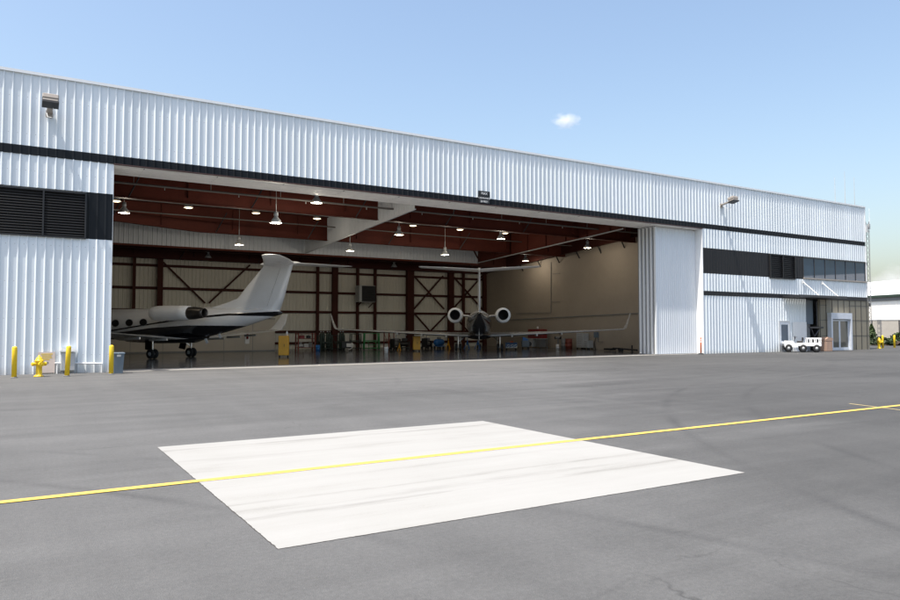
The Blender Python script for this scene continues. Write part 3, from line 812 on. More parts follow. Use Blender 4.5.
# ================================================================== JETS
def ring(s, zc, rx, rz, n=28, flat=0.):
    out = []
    for i in range(n):
        a = 2*PI*i/n
        out.append((rx*math.cos(a), s, zc+rz*math.sin(a)))
    return out
def airfoil(chord, th):
    # closed section: (u along the chord from the leading edge, w)
    up = [(0,0),(.02,.35),(.08,.68),(.2,.95),(.4,1.),(.65,.72),(.85,.33),(1.,.02)]
    lo = [(.85,-.2),(.65,-.42),(.4,-.6),(.2,-.58),(.08,-.42),(.02,-.22)]
    return [(a*chord, b*th/2) for a, b in up+lo]
def wing_loft(stations):
    # stations: (x, leading-edge s, chord, z, thickness); sections lie in the s/z plane
    return MB().loft([[(x, le-u, z+w) for u, w in airfoil(c, th)] for x, le, c, z, th in stations])
def jet(name, label, loc, heading, liv, nozzle_long, WT=10.35, SW=0., NR=1.):
    t = thing(name, label, 'jet', loc, heading, 'business jets parked nose-in in the hangar')
    EX = 1.62 if nozzle_long else 1.74
    secs = [(10.5,1.76,.03,.03),(10.35,1.77,.16,.14),(10.0,1.80,.33,.29),(9.4,1.86,.54,.49),(8.6,1.95,.74,.70),(7.6,2.03,.88,.89),(6.4,2.06,.95,.97),(4,2.05,.96,.97),
            (1,2.05,.96,.98),(-.8,2.05,.95,.98),(-2.4,2.13,.89,.90),(-4.,2.28,.70,.73),(-5.5,2.44,.47,.53),(-6.8,2.58,.27,.31),(-7.6,2.66,.15,.17),(-8.0,2.68,.07,.08),(-8.06,2.68,.02,.02)]
    obj('fuselage', MB().loft([ring(*q) for q in secs]), liv, t)
    obj('belly_fairing', MB().loft([ring(3.8,1.25,.3,.1), ring(3.2,1.18,.85,.26), ring(1,1.15,1.0,.29), ring(-1.6,1.18,.85,.26), ring(-2.6,1.28,.3,.1)]), liv, t)
    # cabin windows
    for sd in (-1, 1):
        for k in range(6):
            s = 1.40+1.14*k; z = 2.16-.02*k
            xx = sd*.96*math.sqrt(max(0, 1-((z-2.05)/.98)**2))
            n = 16; poly = [(s+.28*math.cos(2*PI*i/n), z+.20*math.sin(2*PI*i/n)) for i in range(n)]
            w = obj('cabin_window', MB().prism(poly, 'x', xx*.93, xx+sd*.012), M['cabin_glass'], t)
            mb_ = MB(); v = []
            for i in range(n):
                for f in (1., 1.14):
                    v.append((xx+sd*.008, s+.28*f*math.cos(2*PI*i/n), z+.20*f*math.sin(2*PI*i/n)))
            mb_.add(v, [(2*i, 2*i+1, (2*i+3) % (2*n), (2*i+2) % (2*n)) for i in range(n)])
            obj('window_ring', mb_, M['steel'], w)
    # windscreen
    for sd in (-1, 1):
        obj('windscreen', MB().add([(sd*.05,9.28,2.34),(sd*.50,9.05,2.30),(sd*.60,8.5,2.53),(sd*.05,8.62,2.72),(sd*.05,9.2,2.2),(sd*.44,8.98,2.2),(sd*.5,8.5,2.3),(sd*.05,8.6,2.5)],
            [(0,1,2,3),(4,7,6,5),(0,4,5,1),(1,5,6,2),(2,6,7,3),(3,7,4,0)]), M['cabin_glass'], t)
    # fin with its dorsal fillet
    def fin_sec(z, le, te, th):
        c = le-te
        return [(w, le-u, z) for u, w in airfoil(c, th)] 
    fin = MB().loft([fin_sec(2.55, -2.3, -7.75, .14), fin_sec(3.02, -2.9, -7.98, .18), fin_sec(3.28, -4.0, -8.08, .2), fin_sec(3.55, -4.88, -8.17, .21), fin_sec(4.3, -5.60, -8.4, .19), fin_sec(5.32, -6.66, -8.72, .16), fin_sec(5.52, -6.75, -8.85, .12)])
    f = obj('fin', fin, M['jet_white'], t)
    obj('rudder_line', MB().obox((.085,-7.05,3.05),(.075,-7.95,5.25),.02,.012).obox((-.085,-7.05,3.05),(-.075,-7.95,5.25),.02,.012), M['jet_grey'], f)
    obj('tail_bullet', MB().lathe([(0,-9.25),(.06,-9.0),(.12,-8.5),(.13,-7.2),(.09,-6.7),(0,-6.45)], (0,0,5.50), 14, 'y', cap=False), M['jet_white'], t)
    for sd in (-1, 1):
        tp = obj('tailplane', wing_loft([(sd*.05,-6.75,2.1,5.50,.24),(sd*1.8,-8.05,1.7,5.52,.19),(sd*3.62,-9.35,1.12,5.54,.13),(sd*3.74,-9.55,.8,5.54,.04)]), M['jet_white'], t)
        # wing, winglet
        wg = obj('wing', wing_loft([(sd*.5,4.3,6.2,1.16,.55),(sd*1.6,3.0,4.85,1.2,.46),(sd*WT*.4,1.55-SW*.25,3.35,1.32,.32),(sd*WT*.72,-.35-SW*.6,2.15,1.50,.2),(sd*WT,-1.75-SW,1.3,1.66,.11)]), M['jet_grey'], t)
        wl = []
        for q, (dx, dz, le, c) in enumerate(((0,0,-1.75-SW,1.3),(.12,.10,-1.95-SW,1.05),(.24,.45,-2.25-SW,.7 if not nozzle_long else .9),(.40,1.15,-2.75-SW,.3 if not nozzle_long else .45))):
            wl.append([(sd*(WT+dx)+sd*(w if dz else 0)*.8, le-u, 1.66+dz+(w if not dz else 0)) for u, w in airfoil(c, .10 if q < 2 else .06)])
        obj('winglet', MB().loft(wl), M['jet_white'] if nozzle_long else M['jet_grey'], t)
        for xx in (2.4, 4.2, 6.0): obj('flap_fairing', MB().obox((sd*xx,-.6,1.10+.05*(xx-2)),(sd*xx,-2.15-SW*xx/WT,1.14+.05*(xx-2)),.09,.13), M['jet_grey'], wg)
        # engine
        e = obj('engine', MB().lathe([(.30,-.08),(.36,-.04),(.41,-.12),(.44*NR,-.5),(.45*NR,-1.3),(.43*NR,-2.2),(.40*NR,-2.82),(.36,-2.82)], (sd*EX,0,2.68), 24, 'y', cap=False), M['jet_white'], t)
        obj('intake', MB().lathe([(.31,-.1),(.30,-.4),(0,-.41)], (sd*EX,0,2.68), 24, 'y', cap=False), M['black'], e)
        if nozzle_long:
            obj('nozzle', MB().lathe([(.37,-2.80),(.36,-3.2),(.30,-3.7),(.27,-3.9),(.25,-3.9),(.26,-3.6),(.28,-3.1),(0,-3.05)], (sd*EX,0,2.67), 20, 'y', cap=False), M['nozzle'], e)
        else:
            obj('nozzle', MB().lathe([(.375,-2.79),(.365,-3.02),(.345,-3.02),(.33,-2.6),(0,-2.4)], (sd*EX,0,2.70), 24, 'y', cap=False), M['black'], e)
        obj('pylon', MB().loft([[(sd*.75, -.4-u*2.0, 2.62+w) for u, w in airfoil(1., .22)], [(sd*1.25, -.5-u*1.9, 2.66+w) for u, w in airfoil(1., .22)]]), M['jet_white'], t)
        gx = sd*1.58
        lg = obj('landing_gear', MB().cyl((gx,.0,1.2),(gx,0,.62),.075,n=12).cyl((gx,0,.64),(gx,0,.28),.05,n=12).cyl((gx-.16,0,.29),(gx+.16,0,.29),.035,n=10).obox((gx,.05,.7),(gx-sd*.5,.35,1.1),.05,.05), M['chrome'], t)
        for q in (-1, 1):
            wh = obj('wheel', MB().lathe([(.12,-.07),(.24,-.085),(.285,-.05),(.29,0),(.285,.05),(.24,.085),(.12,.07)], (gx+q*.15,0,.29), 22, 'x', cap=False), M['rubber'], lg)
            obj('rim', MB().lathe([(0,-.062),(.09,-.075),(.15,-.06),(.155,0),(.15,.06),(.09,.075),(0,.062)], (gx+q*.15,0,.29), 18, 'x', cap=False), M['lightgrey'], lg)
        obj('gear_door', MB().obox((gx-sd*.12,.45,1.1),(gx-sd*.22,.55,.5),.5,.03,(1,0,0)), M['black'] if nozzle_long else M['jet_white'], lg)
    for yy, zz in ((-2.5,1.0),(-3.5,1.33)): obj('antenna_blade', MB().obox((0,yy,zz+.22),(0,yy-.2,zz-.10),.03,.16), M['jet_white'], t)
    ng = obj('landing_gear', MB().cyl((0,8.1,1.3),(0,8.1,.25),.05,n=10).cyl((-.12,8.1,.22),(.12,8.1,.22),.03,n=8), M['chrome'], t)
    for q in (-1, 1):
        obj('wheel', MB().lathe([(0,-.06),(.18,-.06),(.215,0),(.18,.06),(0,.06)], (q*.12,8.1,.215), 16, 'x', cap=False), M['rubber'], ng)
    return t
jet('business_jet', 'white jet with black belly and thin swooping stripe, side on at left', (8.1, 46.0, g(8,40)+.008), R(36), M['livery_striped'], True, 8.0, -.8)
jet('business_jet', 'white jet with black tail cone seen from behind at centre', (29.9, 45.0, g(30,40)+.008), -math.atan2(.552,.834), M['livery_dark_tail'], False, 10.35, 0., 1.30)

# ================================================================== THINGS OUTSIDE
def place(u, y): return Vector((xz(u, y), y, g(xz(u, y), y)))
# bollards
def make_bollard(label, h=1.13):
    t = thing('bollard', label, 'bollard')
    obj('post', MB().lathe([(.0,0),(.085,0),(.085,h-.05),(.07,h-.012),(.03,h+.008),(0,h+.01)], n=18, cap=False), M['yellow'], t)
    obj('base_collar', MB().lathe([(.085,0),(.12,.0),(.12,.025),(.085,.03)], n=18, cap=False), M['midgrey'], t)
    return t
b0 = make_bollard('yellow bollard left of the fire hydrant by the hangar wall'); b0['group'] = 'yellow bollards in front of the hangar'
b0.location = place(15.3, 30.1)
for u, y, rx_, lab in ((68, 30.1, R(2.2), 'yellow bollard leaning slightly before the grey wall cabinet'), (112, 30.6, 0, 'yellow bollard beside the bin at the left door jamb'),
                  (882.3, 33.0, 0, 'yellow bollard standing right against the far fire hydrant'), (894, 33.0, 0, 'yellow bollard farthest right, before the tan fence')):
    c = copy_tree(b0); c['label'] = lab; c.location = place(u, y); c.rotation_euler = (0, rx_, 0)
# hydrants
def make_hydrant(label):
    t = thing('fire_hydrant', label, 'hydrant', group='yellow fire hydrants')
    obj('barrel', MB().lathe([(0,0),(.17,0),(.17,.035),(.12,.05),(.105,.1),(.10,.44),(.115,.46),(.13,.5),(.13,.56),(.0,.56)], n=20, cap=False), M['yellow'], t)
    obj('bonnet', MB().lathe([(.0,.561),(.155,.561),(.155,.595),(.12,.61),(.10,.68),(.06,.735),(.03,.75),(.03,.80),(0,.80)], n=20, cap=False), M['yellow'], t)
    nz = [(-1,0,.075),(1,0,.075),(0,-1,.1)]
    for dx, dy, r in nz:
        n_ = obj('nozzle', MB().cyl((dx*.08,dy*.08,.47),(dx*.19,dy*.19,.47), r*.8, n=14), M['yellow'], t)
        obj('cap', MB().cyl((dx*.19,dy*.19,.47),(dx*.245,dy*.245,.47), r, r*.92, 8).cyl((dx*.245,dy*.245,.47),(dx*.275,dy*.275,.47), .022, n=5), M['yellow'], n_)
    bt = MB()
    for i in range(8): bt.cyl((.14*math.cos(i*PI/4), .14*math.sin(i*PI/4), .595), (.14*math.cos(i*PI/4), .14*math.sin(i*PI/4), .615), .014, n=6)
    obj('bolts', bt, M['yellow'], t)
    return t
h0 = make_hydrant('yellow fire hydrant between two bollards at the hangar wall'); h0.location = place(40, 30.4); h0.rotation_euler = (0,0,R(20))
c = copy_tree(h0); c['label'] = 'yellow fire hydrant beside the far right bollards'; c.location = place(878.6, 33.0); c.rotation_euler = (0,0,R(50)); c.scale = (1.15,1.15,1.2)
# notice panel on the wall behind the hydrant
t = thing('notice_board', 'pale pink board with faded yellow notice behind the hydrant', 'notice', (1.0, FY, 0), worldparts=True)
obj('board', MB().box(.70, 1.28, FY-.085, FY-.05, .04, .86), M['pinkish'], t)
s = MB()
for i, (a, b) in enumerate(((.8,1.2),(.82,1.15),(.8,1.18),(.86,1.1))): s.box(a, b, FY-.089, FY-.0855, .76-.07*i, .795-.07*i)
obj('notice_lines', s, M['yellow'], t)
obj('small_plate', MB().box(.95, 1.06, FY-.089, FY-.0855, .40, .47), M['midgrey'], t)
# wall cabinet
t = thing('wall_cabinet', 'pale grey utility cabinet on the wall behind the leaning bollard', 'cabinet', (1.72, FY, 0), worldparts=True)
obj('body', MB().rbox(1.48, 1.97, FY-.30, FY-.04, .12, .84, .015), M['lightgrey'], t)
obj('hood', MB().box(1.43, 2.03, FY-.36, FY-.04, .86, .93).box(1.46, 2.0, FY-.34, FY-.04, .93, 1.0), M['white'], t)
obj('leg', MB().box(1.5, 1.56, FY-.28, FY-.2, 0, .12), M['midgrey'], t); obj('leg', MB().box(1.89, 1.95, FY-.28, FY-.2, 0, .12), M['midgrey'], t)
# white pipe
t = tag(rebase(obj('wall_pipe', MB().tube([(1.30, FY-.12, .42), (2.95, FY-.12, .36), (2.95, FY-.12, 0)], .035, 10).tube([(1.36, FY-.12, .42), (1.36, FY-.12, .0)], .03, 8).tube([(1.30,FY-.12,.42),(1.30,FY-.03,.42)], .03, 8), M['white'])), 'white pipe running low along the wall to the left door jamb', 'pipe')
# wheel chock, red
P = Vector((-.78, 31.3, 0))
tag(rebase(obj('wheel_chock', MB().prism([(P.y-.12, 0), (P.y+.12, 0), (P.y+.04, .17), (P.y-.04, .17)], 'x', P.x-.35, P.x+.12), M['red_bright'])), 'red wheel chock on the ground at the left edge', 'chock')
# bin
P = place(118.8, 31.2)
t = thing('waste_bin', 'slate grey waste bin at the left door jamb', 'bin', P)
obj('body', MB().loft([[(sx_*w, sy_*w, z) for sx_, sy_ in ((-1,-1),(1,-1),(1,1),(-1,1))] for w, z in ((.16,0),(.2,.75))], smooth=False), M['greyblue'], t)
obj('rim', MB().rbox(-.225,.225,-.225,.225,.75,.83,.015), M['greyblue'], t)
obj('handle', MB().box(-.07,.07,-.24,-.226,.66,.74), M['lightgrey'], t)
# delineator
P = place(700.6, 31.8)
t = thing('delineator_post', 'thin orange delineator post by the white door jamb', 'post', P)
obj('post', MB().lathe([(0,.06),(.05,.06),(.05,1.0),(.035,1.05),(.035,1.12),(0,1.13)], n=12, cap=False), M['orange'], t)
obj('base', MB().lathe([(0,0),(.19,0),(.18,.05),(.07,.075),(0,.08)], n=16, cap=False), M['black'], t)
obj('reflective_band', MB().cyl((0,0,.78),(0,0,.86),.052,n=12,cap=False).cyl((0,0,.92),(0,0,.98),.052,n=12,cap=False), M['white'], t)
# baggage tug
P = place(801.5, 30.9)
t = thing('baggage_tug', 'small white tow tractor parked before the white personnel doors', 'tow tractor', P, R(-52)); t.scale = (.86,.9,1.02)
obj('body', MB().prism([(-1.35,.34),(-.35,.34),(-.35,.62),(-.6,.66),(-.72,.80),(-1.3,.80),(-1.42,.62)], 'y', -.55, .55), M['white'], t)
obj('deck', MB().rbox(-.36,1.42,-.58,.58,.42,.66,.03), M['white'], t)
rl = MB()
for y in (-.55, .55):
    for x in (.35, .68, 1.02, 1.36): rl.box(x-.04, x+.04, y-.03, y+.03, .66, .92)
    rl.box(.31, 1.42, y-.035, y+.035, .92, 1.02)
rl.box(1.38, 1.44, -.5, .5, .92, 1.02).box(.30,.36,-.5,.5,.92,1.02)
obj('rail', rl, M['white'], t)
obj('seat', MB().rbox(-.38,.05,-.4,.1,.66,.8,.03).rbox(.0,.1,-.4,.1,.8,1.05,.03), M['black'], t)
obj('steering_wheel', MB().cyl((-.62,-.2,.8),(-.5,-.2,1.05),.02).lathe([(.13,-.01),(.16,0),(.13,.01)],(-.5,-.2,1.06),14), M['black'], t)
obj('bumper', MB().rbox(-1.5,-1.38,-.5,.5,.22,.46,.02), M['black'], t)
for x in (-1.05, .05, 1.05):
    for y in (-.5, .5):
        if x == .05: pass
        wh = obj('wheel', MB().lathe([(.13,-.09),(.25,-.1),(.28,-.05),(.28,.05),(.25,.1),(.13,.09)], (x,y,.28), 18, 'y', cap=False), M['rubber'], t)
        obj('rim', MB().lathe([(0,-.105),(.10,-.10),(.11,-.07),(.11,.07),(.10,.10),(0,.105)], (x,y,.28), 14, 'y', cap=False), M['lightgrey'], wh)
obj('headlight', MB().cyl((-1.43,-.35,.58),(-1.46,-.35,.58),.07,n=12), M['lamp_off'], t); obj('headlight', MB().cyl((-1.43,.35,.58),(-1.46,.35,.58),.07,n=12), M['lamp_off'], t)
# litter bin
P = place(826, 31.2)
t = thing('litter_bin', 'tan pebbled litter bin with dark hooded lid beside the entrance', 'bin', P, R(-15))
obj('body', MB().rbox(-.3,.3,-.3,.3,0,.78,.03), M['tan_box'], t)
obj('lid', MB().prism([(-.31,.785),(.31,.785),(.31,1.0),(-.1,1.06),(-.31,.9)], 'y', -.31, .31), M['tan_box'], t)
obj('opening', MB().box(.311,.325,-.22,.22,.82,.98), M['black'], t)
# small wall lights on the far corner
for z, lab in ((7.12, 'small dark wall light at window height on the far right corner'), (3.75, 'small dark wall light above the beige wall on the far right corner')):
    t = thing('wall_light', lab, 'light', (XR+.12 if z > 5 else XR+.42, FY+.1, z), group='wall lights on the far corner')
    obj('housing', MB().rbox(-.06,.16,-.12,.12,-.1,.16,.02), M['trim_dark'], t); obj('lens', MB().box(-.03,.14,-.1,.1,-.13,-.101), M['lamp_off'], t)
# whips on the roof
for u, vt, lab in ((838, 178, 'thin whip antenna leftmost of the three on the roof'), (848, 172, 'thin whip antenna, tallest and middle of the three on the roof'), (857.5, 178, 'thin whip antenna nearest the roof corner')):
    y = 35.; x = xz(u, y); zt = at_y(u, vt, y).z
    t = thing('whip_antenna', lab, 'antenna', (x, y, roofz(y)+.26), group='whip antennas on the roof')
    zr = zt-(roofz(y)+.26)
    obj('rod', MB().cyl((0,0,.1),(0,0,zr*.55),.034,.028,8).cyl((0,0,zr*.55),(0,0,zr),.024,.014,8), M['lightgrey'], t)
    obj('base', MB().lathe([(0,0),(.1,0),(.1,.04),(.04,.12),(0,.12)], n=12, cap=False), M['midgrey'], t)
# lattice mast
my = 42.; mx = xz(870.3, my); sc_ = 1.
mt = thing('antenna_mast', 'pale lattice antenna mast beside the far end of the hangar', 'mast', (mx, my, .1), worldparts=True)
ztop = at_y(870, 222, my).z
lat = MB(); w = .2
for a in range(3):
    q = (mx+w*math.cos(a*2*PI/3), my+w*math.sin(a*2*PI/3)); lat.cyl((*q, 0.), (*q, ztop), .03, n=6)
z = .3; k = 0
while z < ztop-.5:
    for a in range(3):
        q0 = (mx+w*math.cos(a*2*PI/3), my+w*math.sin(a*2*PI/3)); q1 = (mx+w*math.cos((a+1)*2*PI/3), my+w*math.sin((a+1)*2*PI/3))
        lat.cyl((*q0, z), (*q1, z+.5), .018, n=5)
    z += .5
obj('lattice', lat, M['midgrey'], mt)
zz = at_y(870, 226, my).z
obj('antenna_panel', MB().box(mx-.42,mx-.25,my-.14,my+.14,zz-.75,zz).box(mx+.1,mx+.3,my-.1,my+.1,zz-.35,zz+.2).box(mx-.4,mx+.3,my-.03,my+.03,zz-.2,zz-.12).box(mx-.4,mx+.3,my-.03,my+.03,zz-.62,zz-.55), M['lightgrey'], mt)
obj('whip', MB().cyl((mx+.30,my,zz-.2),(mx+.34,my,zz+1.9),.03,.015,8), M['white'], mt)
obj('side_arm', MB().tube([(mx-.2,my,zz-3.3),(mx-.5,my,zz-3.2),(mx-.5,my,zz-2.6)],.025,6), M['galv'], mt)

# ---- right: neighbouring building, fence, shrubs
nb = thing('warehouse', 'bright white warehouse with pale roof and dark gutter beyond the fence', 'building', (112.7, 60.3, 0), worldparts=True)
pa = Vector((112.7, 60.3)); dv = Vector((-.30, -.95)).normalized()   # towards the viewer
nv = Vector((-dv.y, dv.x))
if nv.dot(-pa) > 0: nv = -nv     # nv points away from us
A, B = pa-dv*60, pa+dv*75
def quad_wall(A, B, z0, z1, th):
    mb = MB(); a, b = Vector(A), Vector(B)
    v = [(*a, z0), (*b, z0), (*(b+nv*th), z0), (*(a+nv*th), z0), (*a, z1), (*b, z1), (*(b+nv*th), z1), (*(a+nv*th), z1)]
    return mb.add(v, [(0,3,2,1),(4,5,6,7),(0,1,5,4),(1,2,6,5),(2,3,7,6),(3,0,4,7)])
obj('wall', quad_wall(A, B, 0, 6.5, 30), M['far_white'], nb)
rf = MB(); a0, b0_ = A-nv*.25, B-nv*.25; a1, b1 = A+nv*19, B+nv*19; a2, b2 = A+nv*31, B+nv*31
rf.add([(*a0,6.95),(*b0_,6.95),(*b1,10.6),(*a1,10.6),(*b2,7.2),(*a2,7.2),(*a0,6.75),(*b0_,6.75)], [(0,1,2,3),(3,2,4,5),(6,7,1,0)])
rfo = obj('roof', rf, M['far_roof'], nb)
mb = MB(); mb.obox((*(A-nv*.32), 6.75), (*(B-nv*.32), 6.75), .2, .36); obj('gutter', mb, M['gutter_green'], rfo)
mb = MB(); mb.obox((*(A-nv*.1), 6.3), (*(B-nv*.1), 6.3), .1, .5); obj('painted_eave_shadow', mb, M['midgrey'], nb)  # grey strip added as the shadow line below the gutter
rs = MB()
k = 0.
while k < 135:
    q = A+(B-A).normalized()*k; rs.obox((*(q-nv*.03),0.),(*(q-nv*.03),6.4),.06,.015,(1,0,0)); k += 1.2
obj('wall_ribs', rs, M['far_white'], nb)
# fence of tan panels between dark posts
fa = at_y(860, 330, 44.6); fd = Vector((.52, -.855, 0)); F0 = Vector((fa.x, fa.y, 0))-fd*4
fn = thing('panel_fence', 'tall tan panel fence with dark posts at the right edge', 'fence', F0, worldparts=True)
gz = .1
for i in range(14):
    a = F0+fd*(2.6*i); b = a+fd*2.5
    obj('fence_panel', MB().obox((a.x,a.y,gz+1.35),(b.x,b.y,gz+1.35),.09,2.6), M['concrete_wall'], fn)
    obj('post', MB().box(b.x-.02,b.x+.14,b.y-.13,b.y+.03,0,gz+2.72), M['brown_red'] if False else M['trim_dark'], fn)
cap = MB(); e = F0+fd*36.4; cap.obox((F0.x,F0.y,gz+2.69),(e.x,e.y,gz+2.69),.16,.07); obj('coping', cap, M['lightgrey'], fn)
def shrub(name, label, P, hgt, rad, conical, n, mat, group=None):
    t = thing(name, label, 'shrub', P, 0, group)
    mb = MB()
    for i in range(n):
        h = random.random()**(1.4 if conical else .8)
        rr = rad*((1-h)**.75 if conical else math.sqrt(max(.05, 1-(2*h-1)**2)))*random.uniform(.35, 1.05)*random.choice((1,1,1,1.18))
        a = random.uniform(0, 2*PI)
        c = Vector((rr*math.cos(a), rr*math.sin(a), .1+h*hgt))
        s = random.uniform(.05, .11)
        q = Matrix.Rotation(random.uniform(0,6.3), 4, 'Z') @ Matrix.Rotation(random.uniform(-1,1), 4, 'X')
        mb.add([c+q@Vector(p) for p in ((-s,0,-s*.6),(s,0,-s*.6),(s*.6,0,s),(-s*.6,0,s))], [(0,1,2,3)])
    obj('foliage', mb, M[mat], t)
    st = MB().cyl((0,0,0),(0,0,hgt*.7),.05,.02,6)
    for k in range(5):
        a = k*1.26; st.cyl((0,0,.15+.1*k),(rad*.6*math.cos(a),rad*.6*math.sin(a),.4+hgt*.12*k),.02,.01,5)
    obj('stem', st, M['bark'], t)
def gp(u, y): x = xz(u, y); return Vector((x, y, g(x, y)))
shrub('conifer_shrub', 'pointed green conifer shrub at the hangar corner before the fence', gp(871.5, 40.), 2.05, .62, True, 1500, 'foliage')
shrub('shrub', 'low rounded green shrub at the right edge before the fence', gp(899, 38.5), 1.15, .75, False, 1100, 'foliage')
shrub('shrub', 'low dark shrub between the conifer and the bollards', gp(879, 39.), .75, .7, False, 800, 'foliage_dark')
shrub('shrub', 'small yellowish shrub between the two right bollards', gp(889, 38.5), .6, .55, False, 700, 'foliage')
mb = MB(); a = gp(866, 41.6); b = gp(905, 37.2)
n = 24; v = []
for i in range(n+1):
    q = a.lerp(b, i/n); h = .32+.1*math.sin(i*2.1)+.08*random.random()
    v += [(q.x, q.y-.6, .1), (q.x, q.y-.2, .1+h), (q.x, q.y+.5, .1+h), (q.x, q.y+.9, .1)]
mb.add(v, [(4*i+k, 4*i+k+1, 4*i+5+k, 4*i+4+k) for i in range(n) for k in range(3)])
o = structure(obj('planting_bed', mb, M['bark']))

# ================================================================== GROUND EQUIPMENT INSIDE
def floorp(u, y): x = xz(u, y); return Vector((x, y, g(x, 40)+.008))
FACE = -YAW
def castors(t, w, d, r=.06):
    for sx_ in (-1, 1):
        for sy_ in (-1, 1):
            obj('castor', MB().cyl((sx_*(w-.06)-.025, sy_*(d-.06), r), (sx_*(w-.06)+.025, sy_*(d-.06), r), r, n=12), M['rubber'], t)
def cabinet(name, label, cat, P, w, d, h, mat, drawers, grp=None, rot=FACE*.7):
    t = thing(name, label, cat, P, rot, grp)
    obj('body', MB().rbox(-w, w, -d, d, .13, h, .015), M[mat], t)
    if drawers:
        for k in range(drawers):
            z0 = .16+(h-.2)*k/drawers; z1 = .16+(h-.2)*(k+1)/drawers-.015
            dr = obj('drawer', MB().box(-w+.03, w-.03, -d-.018, -d-.001, z0, z1), M[mat], t)
            obj('handle', MB().box(-w*.5, w*.5, -d-.04, -d-.0185, z1-.05, z1-.02), M['steel'], dr)
    else:
        for a, b in ((-w+.03, -.006), (.006, w-.03)):
            dr = obj('door', MB().box(a, b, -d-.018, -d-.001, .17, h-.04), M[mat], t)
        obj('handle', MB().box(.03, .05, -d-.05, -d-.0185, h*.5, h*.5+.16), M['black'], t)
    castors(t, w, d)
    return t
cabinet('storage_cabinet', 'yellow flammables cabinet right of the left jet winglet', 'cabinet', floorp(284, 42.8), .31, .26, 1.32, 'yellow_cab', 0, 'yellow safety cabinets')
P = floorp(287, 42.8)
t = tag(rebase(obj('spray_bottle', MB().lathe([(0,0),(.06,0),(.06,.22),(.02,.27),(.02,.31),(0,.31)], (P.x, P.y, P.z+1.321), 12, cap=False), M['white'])), 'white bottle standing on the left yellow cabinet', 'bottle')
cabinet('storage_cabinet', 'tall yellow cabinet under the left wing of the far jet', 'cabinet', floorp(416.5, 47.5), .27, .26, 1.15, 'yellow_cab', 0, 'yellow safety cabinets')
def rack(name, label, P, w, d, h, mat, shelves, rot=0, cat='rack', grp=None):
    t = thing(name, label, cat, P, rot, grp)
    for sx_ in (-1, 1):
        for sy_ in (-1, 1): obj('post', MB().box(sx_*w-.045, sx_*w+.045, sy_*d-.045, sy_*d+.045, 0, h), M[mat], t)
    for z in shelves: obj('shelf', MB().box(-w-.02, w+.02, -d-.02, d+.02, z, z+.04), M[mat], t)
    return t
# red tool rack
P = floorp(305.5, 53.5)
rack('tool_rack', 'red shelving rack of tools against the back wall', P, .68, .3, 1.42, 'brown_red', (.25, .95, 1.32))
for k, (dx, z, w, h, mat, nm, lab) in enumerate(((-.4,.29,.16,.42,'lightgrey','air_compressor','grey compressor on the lowest shelf of the red rack'), (.05,.29,.2,.3,'lightgrey','parts_box','pale parts box in the middle of the lowest red rack shelf'), (.42,.29,.12,.36,'midgrey','parts_box','dark parts box at the right of the lowest red rack shelf'), (-.3,.99,.2,.25,'red','toolbox','red toolbox on the middle shelf of the red rack'), (.25,.99,.15,.22,'black','toolbox','black toolbox on the middle shelf of the red rack'))):
    q = thing(nm, lab, 'box' if 'box' in nm else 'compressor', P+Vector((dx,0,z)))
    if nm == 'air_compressor':
        obj('tank', MB().cyl((-w,0,.14),(w,0,.14),.13,n=14), M[mat], q); obj('motor', MB().rbox(-.1,.1,-.09,.09,.27,h,.02), M['midgrey'], q); obj('foot', MB().box(-w,-w+.05,-.1,.1,0,.04).box(w-.05,w,-.1,.1,0,.04), M['black'], q)
    else:
        obj('body', MB().rbox(-w,w,-.14,.14,0,h*.8,.015), M[mat], q); obj('lid', MB().rbox(-w-.01,w+.01,-.15,.15,h*.8+.001,h,.015), M[mat], q); obj('handle', MB().tube([(-.06,0,h),(-.06,0,h+.05),(.06,0,h+.05),(.06,0,h)],.012,6), M['black'], q)
# blue drum
def drum(label, P, r, h, mat, grp=None, name='drum', cat='drum'):
    t = thing(name, label, cat, P, 0, grp)
    obj('shell', MB().lathe([(0,0),(r,0),(r,h*.33),(r+.012,h*.345),(r,h*.36),(r,h*.66),(r+.012,h*.675),(r,h*.69),(r,h),(r-.02,h+.01),(r-.03,h-.01),(0,h-.01)], n=18, cap=False), M[mat], t)
    obj('bung', MB().cyl((r*.5,0,h-.01),(r*.5,0,h+.015),.03,n=8), M['black'], t)
    return t
drum('small blue drum right of the red tool rack', floorp(318, 52.5), .17, .48, 'blue')
# dark maintenance stands
def stand(label, P, w, h, mat, rot=0, steps=True, grp=None, name='maintenance_stand'):
    t = thing(name, label, 'work stand', P, rot, grp)
    fr = MB()
    for sx_ in (-1, 1):
        for sy_ in (-1, 1):
            fr.cyl((sx_*w, sy_*.35, .08), (sx_*w*.92, sy_*.33, h), .045, n=8)
        fr.cyl((sx_*w, -.35, .2), (sx_*w*.95, .33, h*.9), .02, n=6)
    for z in (.15, h*.5, h):
        fr.cyl((-w, -.35, z), (w, -.35, z), .022, n=6).cyl((-w, .35, z), (w, .35, z), .022, n=6).cyl((-w,-.35,z),(-w,.35,z),.022,n=6).cyl((w,-.35,z),(w,.35,z),.022,n=6)
    obj('frame', fr, M[mat], t)
    obj('platform', MB().box(-w+.02, w-.02, -.33, .33, h*.55, h*.55+.05), M[mat], t)
    if steps: obj('ladder', MB().obox((-w*.5,-.8,.05),(-w*.5,-.36,h*.55),.04,.05).obox((w*.5,-.8,.05),(w*.5,-.36,h*.55),.04,.05).box(-w*.5,w*.5,-.72,-.62,.2,.23).box(-w*.5,w*.5,-.6,-.5,.42,.45), M[mat], t)
    castors(t, w+.03, .38, .07)
    return t
stand('dark green work stand left of the thick brown column', floorp(325, 53.5), .5, 1.2, 'dark_green', 0, True, 'dark work stands')
